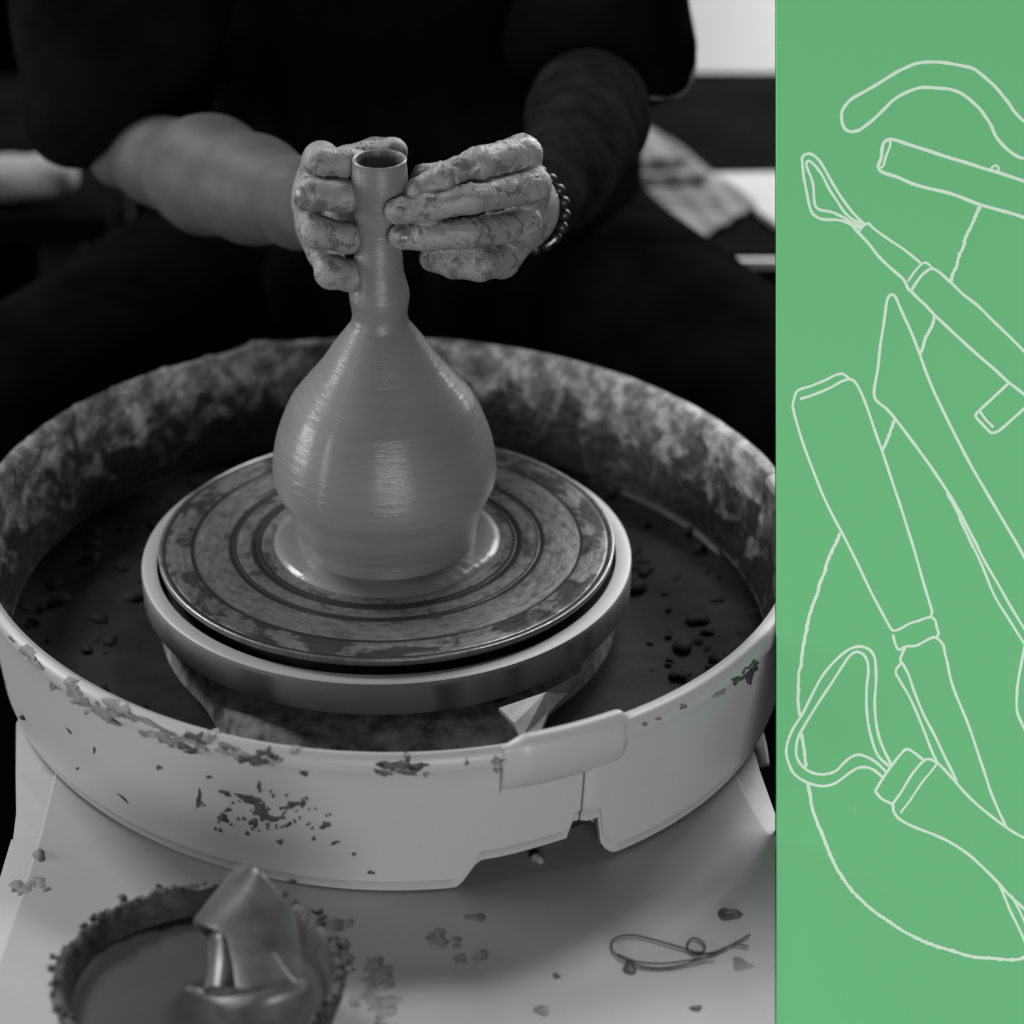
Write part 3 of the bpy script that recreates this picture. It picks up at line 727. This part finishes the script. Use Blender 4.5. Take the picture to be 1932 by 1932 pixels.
# torso, neck, head, upper arms and legs, coarse, under the clothes
B = SDF((-.62, -.35, FZ - .01), (.62, .95, 1.02), .011)
cx = -.005
B.ell((cx, .60, .24), (.155, .10, .30), .02); B.ell((cx, .60, .43), (.17, .09, .12), .04); B.ell((cx, .60, -.02), (.15, .12, .11), .04)
B.cone(seg((cx, .60, .50), (cx, .575, .64), .055, .052), .03)
B.ell((cx, .555, .745), (.074, .092, .115), .02); B.ell((cx, .515, .70), (.055, .06, .07), .02)
B.cone(seg((cx, .468, .745), (cx, .452, .715), .010, .014), .012)                                  # nose
B.ell((cx, .462, .672), (.026, .014, .008), .006)
for sx in (-1, 1):
    B.ell((cx + sx * .076, .565, .735), (.012, .02, .033), .006); B.ell((cx + sx * .031, .470, .757), (.014, .012, .009), .004)
    B.cone(seg((cx + sx * .10, .60, -.06), (cx + sx * .36, .17, -.06), .085, .065), .03)
    B.cone(seg((cx + sx * .36, .17, -.06), (cx + sx * .36, .24, FZ + .09), .060, .042), .02)
    B.cone(seg((cx + sx * .36, .26, FZ + .045), (cx + sx * .38, .08, FZ + .032), .036, .030), .02)
elR = at(1110, 200, 1.965); elL = at(235, 285, 1.985)
B.cone(seg((cx + .145, .60, .47), elR, .046, .036), .02); B.cone(seg((cx - .19, .60, .47), elL, .052, .020), .02)
B.cone(seg(elR, at(1102, 240, 1.925), .034, .032), .01); B.cone(seg(elL, at(300, 304, 1.945), .017, .022), .01)
V3, F3 = B.mesh(); V3 = relax(V3, F3, 1)
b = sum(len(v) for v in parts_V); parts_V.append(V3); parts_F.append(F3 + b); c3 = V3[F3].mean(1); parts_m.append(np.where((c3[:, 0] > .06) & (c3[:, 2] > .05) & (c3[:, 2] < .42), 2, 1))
person = empty('person', (cx, .6, FZ), 'person in a black t-shirt holding the vase neck between two clay-covered hands', 'person')
body = pym('body', np.concatenate(parts_V), np.concatenate(parts_F), M['hands'], person); body.data.materials.append(M['skin']); body.data.materials.append(M['skin_shade'])
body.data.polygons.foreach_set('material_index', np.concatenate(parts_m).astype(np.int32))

# black t-shirt
T = SDF((-.52, .1, -.2), (.52, .98, .78), .009)
T.ell((cx, .59, .24), (.185, .135, .33), .03); T.ell((cx, .60, .45), (.20, .115, .13), .05); T.ell((cx, .58, .05), (.20, .17, .16), .05)
shR = (cx + .145, .60, .47); shL = (cx - .20, .60, .47)
slR = at(1155, 66, 1.985); slL = at(195, 165, 1.985)
T.cone(seg(shR, slR, .064, .052), .03); T.cone(seg(shL, slL, .095, .058), .05)
T.cone(seg(slR, at(1226, 118, 1.985), .045, .024), .02); T.cone(seg(at(1150, 20, 1.98), at(1070, 50, 1.97), .05, .045), .03)
T.cone(seg(shL, at(260, 150, 1.985), .08, .055), .05)
T.ell((cx, .56, .80), (.07, .07, .17), 0, sub=True)
V4, F4 = T.mesh(); V4 = relax(V4, F4, 2); N4 = nrm(V4, F4)
V4 = V4 + N4 * (.006 * np.sin(V4[:, 0] * 38 + V4[:, 2] * 30 + 2 * np.sin(V4[:, 2] * 17)) + .004 * np.sin(V4[:, 2] * 60 - V4[:, 0] * 45))[:, None]
pym('t_shirt', V4, F4, M['cloth'], person)
# right sleeve hem, its rim light painted in as pale grey
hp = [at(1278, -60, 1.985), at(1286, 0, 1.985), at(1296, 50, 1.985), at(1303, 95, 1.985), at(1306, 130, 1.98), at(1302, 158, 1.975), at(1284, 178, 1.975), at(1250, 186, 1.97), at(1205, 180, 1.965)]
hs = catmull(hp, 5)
tube('sleeve_rim_light', hs, [.0055 - .0042 * min(1, max(0, (i - 14) / 10)) for i in range(len(hs))], M['hem_light'], person, 8)
# trousers and apron
T = SDF((-.62, -.2, FZ), (.62, .95, .14), .011)
T.ell((cx, .60, -.02), (.19, .16, .12), .04)
for sx in (-1, 1):
    T.cone(seg((cx + sx * .11, .60, -.06), (cx + sx * .36, .17, -.06), .100, .080), .04)
    T.cone(seg((cx + sx * .36, .17, -.06), (cx + sx * .36, .245, FZ + .13), .076, .060), .02)
V5, F5 = T.mesh(); pym('trousers', relax(V5, F5, 2), F5, M['cloth'], person)
for sx in (-1, 1):
    T = SDF((cx + sx * .37 - .07, -.03, FZ), (cx + sx * .37 + .07, .36, FZ + .16), .007)
    T.cone(seg((cx + sx * .36, .27, FZ + .052), (cx + sx * .38, .06, FZ + .042), .048, .040), .02); T.cone(seg((cx + sx * .36, .25, FZ + .05), (cx + sx * .36, .25, FZ + .11), .045, .045), .02)
    V6, F6 = T.mesh(); pym('shoe', V6, F6, M['black'], person)
V = []; F = []; nx, ny = 40, 30
for j in range(ny + 1):
    q = j / ny
    for i in range(nx + 1):
        u_ = -1 + 2 * i / nx; wdt = .16 + .17 * sm(q, .3, .8)
        y = .395 + .02 * math.sin(q * 5) - .05 * sm(q, .35, .75) + .07 * u_ * u_ + .008 * math.sin(u_ * 17 + q * 3)
        V.append((cx + u_ * wdt, y, .28 - .72 * q))
for j in range(ny):
    for i in range(nx): a = j * (nx + 1) + i; F.append((a, a + 1, a + nx + 2, a + nx + 1))
o = pym('apron', V, F, M['cloth'], person); s_ = o.modifiers.new('s', 'SOLIDIFY'); s_.thickness = .004
# hair
T = SDF((cx - .12, .42, .66), (cx + .12, .72, .90), .006)
T.ell((cx, .575, .765), (.085, .100, .115), 0); T.ell((cx, .47, .72), (.07, .055, .085), 0, sub=True)
V7, F7 = T.mesh(); pym('hair', V7, F7, M['hair'], person)
# stool under the potter
st = empty('stool', (cx, .62, FZ), 'low black round stool under the potter', 'stool')
lathe('seat', [(0, -.20), (.15, -.20), (.16, -.19), (.16, -.17), (.15, -.16), (0, -.16)], M['black'], st, 48, (cx, .66))
for k in range(4):
    a = PI / 4 + k * PI / 2; tube('leg', [(cx + .11 * math.cos(a), .66 + .11 * math.sin(a), -.20), (cx + .15 * math.cos(a), .66 + .15 * math.sin(a), FZ + .001)], .012, M['black'], st, 10)

# bracelet of dark beads around the wrist
wc = at(984, 398, 1.712); wd = np.array(at(1020, 380, 1.74)) - wc; wd /= np.linalg.norm(wd)
wc = wc + wd * .008
s1 = np.cross(wd, [0, 0, 1]); s1 /= np.linalg.norm(s1); s2 = np.cross(wd, s1)
br = empty('bracelet', wc, 'dark beaded bracelet around the wrist behind the right hand of the picture', 'bracelet')
me = bpy.data.meshes.new('bead'); bm = bmesh.new(); bmesh.ops.create_uvsphere(bm, u_segments=12, v_segments=8, radius=1); bm.to_mesh(me); bm.free()
for p_ in me.polygons: p_.use_smooth = True
me.materials.append(M['bead'])
for k in range(20):
    a = 2 * PI * k / 20; o = bpy.data.objects.new('bead', me); COL.objects.link(o); o.parent = br; r = .0268
    o.location = (s1 * math.cos(a) * r + s2 * math.sin(a) * r).tolist(); o.scale = (.0040,) * 3
tube('cord', [wc + .0268 * (s1 * math.cos(2 * PI * k / 40) + s2 * math.sin(2 * PI * k / 40)) for k in range(40)], .001, M['black'], br, 6, True)
for px_, py_, dx_, dy_ in ((1041, 457, 7, -5), (1046, 372, 6, -4)):
    tube('metal_bar', [at(px_ - dx_, py_ - dy_, 1.700), at(px_ + dx_, py_ + dy_, 1.700)], .0010, M['metal'], br, 8)

# ================================================================== background, right
BZ = -.10
bench = empty('side_bench', (.6, 1.0, FZ), 'dark wooden bench behind the potter on the right', 'bench')
box('bench_top', (.17, .705, BZ - .04), (1.0, 1.20, BZ), M['wood'], bench, .004)
for x in (.22, .95):
    for y in (.74, 1.15): box('leg', (x - .02, y - .02, FZ + .001), (x + .02, y + .02, BZ - .04), M['wood'], bench, .003)
box('stretcher', (.24, .73, -.36), (.93, .745, -.345), M['greymetal'], bench, .002)
box('edge_light_strip', (.262, .6995, BZ - .012), (1.0, .7045, BZ - .003), M['metal'], bench, .001)  # bright strip added as the lit front edge of the bench
# white sheet lying on the bench
def slab(name, px, z, th, mat, label, cat):
    P = [atz(x, y, z) for x, y in px]; n = len(P); V = [(p[0], p[1], z) for p in P] + [(p[0], p[1], z - th) for p in P]
    F = [tuple(range(n)), tuple(range(2 * n - 1, n - 1, -1))] + [(i, n + i, n + (i + 1) % n, (i + 1) % n) for i in range(n)]
    o = pym(name, V, F, mat, None, False, .001); tag(o, label, cat); return o
slab('white_board', [(1325, 326), (1560, 322), (1620, 430), (1470, 425), (1395, 372)], BZ + .0065, .006, plain('pale_board', .26, .8, .1), 'white sheet of board lying on the bench behind the striped cloth', 'board')
# striped cloth draped on the bench
m = NT('striped_cloth', .8, .2)
uvn = m.n('ShaderNodeUVMap'); sp_ = m.n('ShaderNodeSeparateXYZ'); m.l(uvn.outputs[0], sp_.inputs[0])
m.col(m.mix(m.math('MULTIPLY', m.math('GREATER_THAN', m.noise(38, 2, m.comb(m.math('MULTIPLY', sp_.outputs[0], .03), sp_.outputs[1], 0)), .56), m.ramp(sp_.outputs[1], [(.3, .8), (.75, .25)])), .36, .03))
quad = [atz(1200, 232, BZ), atz(1428, 398, BZ), atz(1307, 470, BZ), atz(1110, 378, BZ)]
V = []; F = []; n = 90
stripes = [(.235, .035, .010, .62), (.375, .045, .0, .72), (.62, .012, .15, .6), (.78, .010, .35, .95), (.88, .010, .45, .85)]
for j in range(n + 1):
    for i in range(n + 1):
        u_, v_ = i / n, j / n; a_ = quad[0] * (1 - u_) + quad[1] * u_; b_ = quad[3] * (1 - u_) + quad[2] * u_; p = a_ * (1 - v_) + b_ * v_
        V.append((p[0], p[1], BZ + .008 + .002 * math.sin((v_ * 1.6 - u_ * .9) * 14) * (1 - .3 * u_)))
mi = []
for j in range(n):
    for i in range(n):
        a = j * (n + 1) + i; F.append((a, a + n + 1, a + n + 2, a + 1)); u_ = (i + .5) / n; v_ = (j + .5) / n; q = v_ + 1.28 * u_
        mi.append(1 if any(abs(q - s0) < s1 and s2_ < u_ < s3 for s0, s1, s2_, s3 in [(.78, .115, .00, .48), (1.06, .120, .00, .68), (1.27, .016, .15, .6), (1.40, .022, .42, .86), (1.54, .020, .5, .9)]) else 0)
cl = pym('striped_cloth', V, F, plain('cloth_grey', .088, .85, .2, .02, 25)); cl.data.materials.append(plain('cloth_black', .012, .9, .1)); cl.data.polygons.foreach_set('material_index', mi)
s_ = cl.modifiers.new('s', 'SOLIDIFY'); s_.thickness = .003; s_.offset = -1
tag(cl, 'grey cloth with black stripes lying folded on the bench by the elbow', 'cloth')
# dark low cabinet between bench and wall (the dark band under the white wall)
cab = empty('low_cabinet', (1.0, 1.6, FZ), 'low black cabinet standing behind the bench', 'cabinet')
zc = -.385
box('cabinet_body', (.16, 1.40, FZ + .001), (1.8, 1.88, zc - .02), M['wood'], cab, .004); box('cabinet_top', (.15, 1.39, zc - .02), (1.81, 1.882, zc), M['wood'], cab, .004)
# white round cushion at the left
b2 = empty('left_bench', (-.75, .95, FZ), 'black bench behind the potter on the left', 'bench')
box('bench_top', (-1.2, .80, -.15), (-.30, 1.2, -.12), M['wood'], b2, .004)
for x in (-1.15, -.35):
    for y in (.84, 1.15): box('leg', (x - .02, y - .02, FZ + .001), (x + .02, y + .02, -.15), M['black'], b2, .003)
T = SDF((-.85, .78, -.14), (-.28, 1.18, .02), .006)
c0 = np.array(at(20, 336, 2.52)); c1 = np.array(at(112, 332, 2.50)); c2 = np.array(at(-260, 350, 2.50))
T.cone(seg(c2, c0, .026, .021), .02); T.cone(seg(c0, c1, .021, .0195), .01); T.ell(at(88, 312, 2.5), (.014, .018, .010), .012)
V8, F8 = T.mesh(); lo_ = V8[:, 2].min(); V8[:, 2] += 0
tw = pym('rolled_towel', relax(V8, F8, 2), F8, plain('towel_white', .17, .9, .1, .03, 30, .3)); tag(tw, 'rolled pale towel lying on the bench at the far left behind the elbow', 'towel')
b2z = float(lo_) - (-.12)
for o in b2.children: o.location.z += b2z

# ================================================================== green graphic strip with line drawings, built as a standing board
BT = 1.61
def bp(px, py, lift=0.0): return CAM + BT * (DV + (px - 966) / FPX * RV + (966 - py) / FPX * UV) - DV * lift
GREEN = NT('green_graphic_colour', .9, .05); GREEN.col((.175, .557, .248)); LINE = NT('pale_graphic_line', .9, .05); LINE.col((.72, .90, .735))
M['green'] = GREEN.m; M['line'] = LINE.m
PXL = 1465.0; PXR = 2090.0; PYT = -110.0; PYB = 3170.0
zbot = FZ + .002
dwn = -UV; tB = (bp(PXL, 966)[2] - zbot) / UV[2]; PYB = 966 + tB / BT * FPX
board = empty('graphic_board', bp((PXL + PXR) / 2, PYB), 'green graphic strip with pale outline drawings of pottery tools, built as a tall board beside the wheel', 'board')
cs = [bp(PXL, PYT), bp(PXR, PYT), bp(PXR, PYB), bp(PXL, PYB)]
V = cs + [c + DV * .004 + UV * .0 for c in cs]
F = [(0, 3, 2, 1), (4, 5, 6, 7), (0, 1, 5, 4), (1, 2, 6, 5), (2, 3, 7, 6), (3, 0, 4, 7)]
pym('graphic_panel', V, F, M['green'], board, False)
V = [c + DV * .0042 for c in cs] + [c + DV * .0075 for c in cs]
pym('bounce_blocker', V, F, M['black'], board, False)  # unseen black sheet added to block green bounce off the rear face
# added rear strut
a0 = bp(1990, 900) + DV * .0155; a1 = np.array([a0[0], a0[1] + .07, FZ + .008])
tube('added_rear_strut', [a0, a1], .008, M['black'], board, 10)
a0 = bp(1780, 2300) + DV * .012; 
LIFT = .0002
def stroke(V, F, P, wd, jag=0, rs=np.random.RandomState(2)):
    P = np.array(P); n = len(P); T_ = np.gradient(P, axis=0); T_ /= np.linalg.norm(T_, axis=1)[:, None] + 1e-9; N_ = np.stack([-T_[:, 1], T_[:, 0]], 1)
    global LIFT; LIFT += .000003
    b = len(V); wv = wd * (1 + .07 * np.sin(np.arange(n) * .9)); L = wv / 2; R = wv / 2
    if jag: L = L + jag * np.abs(rs.randn(n)); R = R + jag * np.abs(rs.randn(n))
    for i in range(n):
        l = P[i] + N_[i] * L[i]; r = P[i] - N_[i] * R[i]; V.append(bp(l[0], l[1], LIFT)); V.append(bp(r[0], r[1], LIFT))
    for i in range(n - 1): F.append((b + 2 * i, b + 2 * i + 1, b + 2 * i + 3, b + 2 * i + 2))
    for e, s_ in ((0, -1), (n - 1, 1)):                         # rounded ends
        c = len(V); V.append(bp(P[e][0], P[e][1], LIFT)); k = 6
        a0 = math.atan2(N_[e][1], N_[e][0])
        for q in range(k + 1):
            a = a0 - s_ * PI * q / k; V.append(bp(P[e][0] + wd / 2 * math.cos(a), P[e][1] + wd / 2 * math.sin(a), LIFT))
        for q in range(k): F.append((c, c + 1 + q, c + 2 + q))
OY = {'A': 80, 'B': 540, 'C': 980, 'D': 1380}; SC = 492 / 1932
def cv(k, pts): return [(1440 + x * SC, OY[k] + y * SC) for x, y in pts]
ext = lambda pts, d: pts + [(pts[-1][0] + d[0], pts[-1][1] + d[1])]
D_ = {}
D_['rib_drawing'] = [('A', [(2100, 700), (1940, 590), (1890, 545), (1850, 500), (1815, 445), (1770, 390), (1720, 330), (1660, 275), (1600, 225), (1545, 190), (1430, 165), (1340, 150), (1255, 145), (1185, 148), (1120, 160), (1050, 190), (980, 225), (900, 275), (820, 325), (740, 370), (655, 418), (610, 465), (585, 505), (580, 545), (585, 600), (610, 645), (655, 662), (710, 650), (760, 615), (810, 575), (880, 510), (960, 430), (1050, 375), (1150, 338), (1220, 333), (1300, 340), (1370, 345), (1440, 365), (1500, 400), (1560, 450), (1610, 500), (1660, 570), (1690, 620), (1720, 690), (1770, 755), (1830, 810), (1890, 848), (1940, 858), (2080, 850)], 6.3)]
D_['cutter_handle_drawing'] = [('A', [(2100, 1078), (1940, 1030), (1760, 970), (1640, 935), (1500, 890), (1350, 845), (1200, 795), (1070, 755), (1000, 730), (940, 718), (895, 740), (880, 790), (872, 860), (852, 915), (880, 960), (1000, 1000), (1100, 1045), (1220, 1080), (1360, 1112), (1460, 1145), (1600, 1200), (1760, 1245), (1850, 1270), (1940, 1300), (2100, 1350)], 6.6),
    ('A', [(940, 735), (938, 770), (910, 840), (890, 910), (875, 925)], 5), ('A', [(1690, 950), (1695, 925), (1720, 912), (1742, 925), (1740, 955)], 4.5)]
D_['loop_tool_drawing'] = [('A', [(755, 1350), (700, 1300), (630, 1220), (560, 1120), (500, 1020), (450, 930), (410, 870), (365, 832), (325, 825), (290, 850), (290, 900), (300, 1000), (320, 1100), (335, 1180), (360, 1260), (400, 1295), (450, 1312), (550, 1315), (610, 1330), (660, 1360), (690, 1395)], 5.4),
    ('A', [(720, 1340), (660, 1310), (600, 1255), (550, 1180), (490, 1090), (440, 990), (390, 920), (345, 880), (320, 890), (325, 930), (350, 990), (370, 1060), (375, 1140), (385, 1210), (420, 1240), (500, 1255), (560, 1280), (620, 1310), (700, 1370)], 5.2),
    ('A', [(630, 1330), (690, 1360), (725, 1365)], 9), ('A', [(705, 1405), (740, 1360), (778, 1342), (820, 1380), (930, 1460), (1050, 1540), (1160, 1630)], 5.2),
    ('A', [(690, 1395), (780, 1490), (850, 1580), (920, 1650), (1000, 1720), (1045, 1765), (1075, 1830), (1095, 1845), (1150, 1900), (1200, 1945), (1270, 2020), (1360, 2105), (1450, 2190), (1600, 2325), (1700, 2410), (1820, 2520), (1880, 2565), (1940, 2615), (2080, 2740)], 5.8),
    ('A', [(1075, 1765), (1140, 1675), (1200, 1630), (1255, 1675)], 4.5), ('A', [(1095, 1840), (1140, 1770), (1190, 1710), (1265, 1678), (1380, 1770), (1480, 1866), (1590, 1951), (1700, 2061), (1800, 2156), (1940, 2296), (2080, 2440)], 5.6)]
D_['knife_drawing'] = [('B', [(2060, 2900), (1940, 2700), (1830, 2540), (1740, 2380), (1640, 2210), (1560, 2050), (1485, 1900), (1540, 1990)][5:6] + [(1840 + 0, 2420)][:0] + [(1590, 1932), (1540, 1840), (1470, 1700), (1370, 1530), (1250, 1350), (1150, 1210), (1060, 1090), (980, 985), (910, 905), (845, 855), (822, 810), (825, 740), (850, 600), (865, 450), (895, 260), (912, 130), (930, 75), (960, 62), (985, 90), (1010, 150), (1050, 240), (1100, 350), (1150, 480), (1200, 620), (1260, 770), (1350, 960), (1450, 1160), (1540, 1330), (1650, 1520), (1750, 1690), (1880, 1910), (1950, 2040), (2060, 2240)], 5.6),
    ('C', [(1485, 0), (1560, 150), (1640, 310), (1740, 480), (1830, 640), (1940, 820), (2060, 1010)], 5), ('B', [(1380, 1560), (1440, 1680), (1490, 1790), (1550, 1932)], 4.6),
    ('C', [(1455, 0), (1530, 150), (1620, 340), (1710, 560), (1820, 740), (1940, 930), (2050, 1090)], 4.8), ('B', [(1370, 1540), (1420, 1620), (1460, 1690)], 8)]
D_['knife_drawing'][0] = ('B', D_['knife_drawing'][0][1][1:], 5.6)
D_['block_drawing'] = [('B', [(1815, 720), (1740, 790), (1660, 865), (1600, 920), (1575, 950), (1580, 975), (1640, 1040), (1680, 1080), (1710, 1085), (1760, 1060), (1850, 980), (1940, 900), (2060, 800)], 5.6), ('B', [(1605, 925), (1650, 990), (1700, 1040)], 5)]
D_['fettling_knife_drawing'] = [('B', [(280, 832), (340, 815), (420, 785), (500, 750), (580, 705), (640, 690), (680, 710), (730, 800), (780, 930), (830, 1080), (880, 1220), (930, 1370), (980, 1520), (1020, 1640), (1070, 1800), (1120, 1960), (1190, 2208), (1230, 2338), (1250, 2408), (1243, 2435)], 5.2),
    ('B', [(640, 688), (600, 655), (575, 648), (530, 660), (460, 695), (350, 740), (270, 765), (240, 795), (222, 860), (220, 900), (250, 1020), (300, 1180), (360, 1340), (430, 1520), (510, 1690), (600, 1858), (700, 2058), (800, 2268), (880, 2418), (940, 2528), (965, 2550), (1010, 2540), (1080, 2500), (1150, 2478), (1210, 2456), (1250, 2454), (1275, 2480), (1285, 2528), (1298, 2570), (1285, 2600)], 5),
    ('C', [(963, 860), (975, 915), (1005, 965), (1055, 940), (1130, 935), (1200, 900), (1270, 872), (1330, 925), (1345, 990), (1365, 1070), (1385, 1170), (1420, 1280), (1470, 1400), (1530, 1550), (1600, 1760), (1655, 1925), (1690, 2031), (1740, 2151), (1800, 2280)], 5.2),
    ('C', [(1055, 940), (1015, 1035), (1040, 1080), (1080, 1160), (1120, 1280), (1190, 1450), (1270, 1600), (1340, 1750), (1420, 1910), (1430, 1950)], 5.2), ('C', [(1025, 1060), (980, 1125), (1010, 1190), (1080, 1310), (1140, 1440), (1200, 1590), (1250, 1720), (1290, 1800)], 5)]
D_['ribbon_tool_drawing'] = [('C', [(945, 1810), (900, 1720), (860, 1620), (835, 1500), (825, 1350), (835, 1200), (832, 1080), (820, 1010), (780, 960), (710, 940), (640, 960), (570, 1010), (500, 1080), (430, 1170), (360, 1300), (290, 1440), (220, 1550), (180, 1650), (170, 1730), (190, 1810), (230, 1886), (320, 1946), (420, 1974), (500, 1966), (560, 1936), (640, 1876), (700, 1841), (760, 1835), (820, 1856), (885, 1911)], 5.4),
    ('C', [(930, 1825), (850, 1750), (810, 1650), (780, 1530), (765, 1400), (765, 1250), (778, 1130), (770, 1050), (740, 1000), (690, 980), (640, 1010), (590, 1080), (520, 1190), (420, 1340), (320, 1500), (260, 1610), (245, 1680), (245, 1750), (275, 1810), (330, 1860), (400, 1885), (470, 1885), (540, 1860), (600, 1800), (650, 1760), (710, 1742), (780, 1765), (850, 1810), (905, 1865)], 5.4),
    ('D', [(1190, 215), (1130, 165), (1065, 130), (1020, 165), (960, 240), (900, 325), (835, 430), (840, 455), (880, 500), (955, 540), (965, 590), (1000, 640), (1060, 680), (1150, 720), (1280, 770), (1400, 830), (1520, 910), (1620, 1000), (1740, 1120), (1830, 1220), (1940, 1320), (2060, 1440)], 5.4),
    ('D', [(955, 540), (1020, 450), (1080, 350), (1130, 280), (1190, 215), (1235, 205), (1285, 230), (1340, 280), (1430, 380), (1500, 460), (1600, 555), (1700, 635), (1800, 710), (1870, 755), (1940, 790), (2070, 850)], 5.2),
    ('D', [(1285, 240), (1240, 300), (1180, 370), (1120, 460), (1080, 520), (1040, 570), (1020, 600)], 4.4),
    ('D', [(1745, 1125), (1790, 1230), (1830, 1330), (1890, 1450), (1940, 1560), (1990, 1670)], 5), ('D', [(1840, 1220), (1900, 1330), (1940, 1420), (2000, 1530)], 4.6)]
D_['sponge_drawing'] = [('C', [(2000, 800), (1940, 930), (1915, 1050), (1890, 1180), (1878, 1300), (1880, 1420), (1910, 1500), (1950, 1580), (2020, 1680)], 5.4)]
for nm, L in D_.items():
    V = []; F = []
    for k, pts, wd in L: stroke(V, F, catmull(cv(k, pts), 4), wd)
    pym(nm, V, F, M['line'], board, False)
ropes = [('A', [(1605, 1215), (1575, 1280), (1540, 1360), (1500, 1440), (1480, 1520), (1450, 1580), (1430, 1660), (1405, 1710), (1390, 1765)]),
    ('B', [(1268, 215), (1255, 280), (1220, 350), (1195, 400), (1180, 460), (1160, 500)]), ('B', [(970, 995), (945, 1060), (925, 1120), (900, 1180), (880, 1215)]),
    ('C', [(565, 105), (545, 160), (510, 230), (470, 320), (455, 390), (420, 470), (400, 550), (370, 620), (345, 700), (325, 790), (305, 890), (285, 1010), (280, 1080), (262, 1140), (260, 1250), (258, 1350), (268, 1450)]),
    ('C', [(285, 1590), (300, 1700), (315, 1830)]),
    ('D', [(330, 395), (345, 460), (360, 560), (390, 650), (430, 750), (480, 870), (520, 970), (580, 1070), (650, 1170), (750, 1270), (830, 1340), (920, 1400), (1040, 1480), (1180, 1550), (1280, 1590), (1420, 1630), (1540, 1665), (1700, 1680), (1850, 1690), (1940, 1670), (2040, 1620)])]
for k, pts in ropes:
    V = []; F = []; stroke(V, F, catmull(cv(k, pts), 9), 5.0, .9); pym('cord_drawing', V, F, M['line'], board, False)
for x, y in ((1472, 80), (1612, 1525), (1908, 1619)):
    V = []; F = []; stroke(V, F, [(x - 1.5, y), (x, y - .5), (x + 1.5, y - 1)], 1.2); pym('graphic_fleck', V, F, M['line'], board, False)
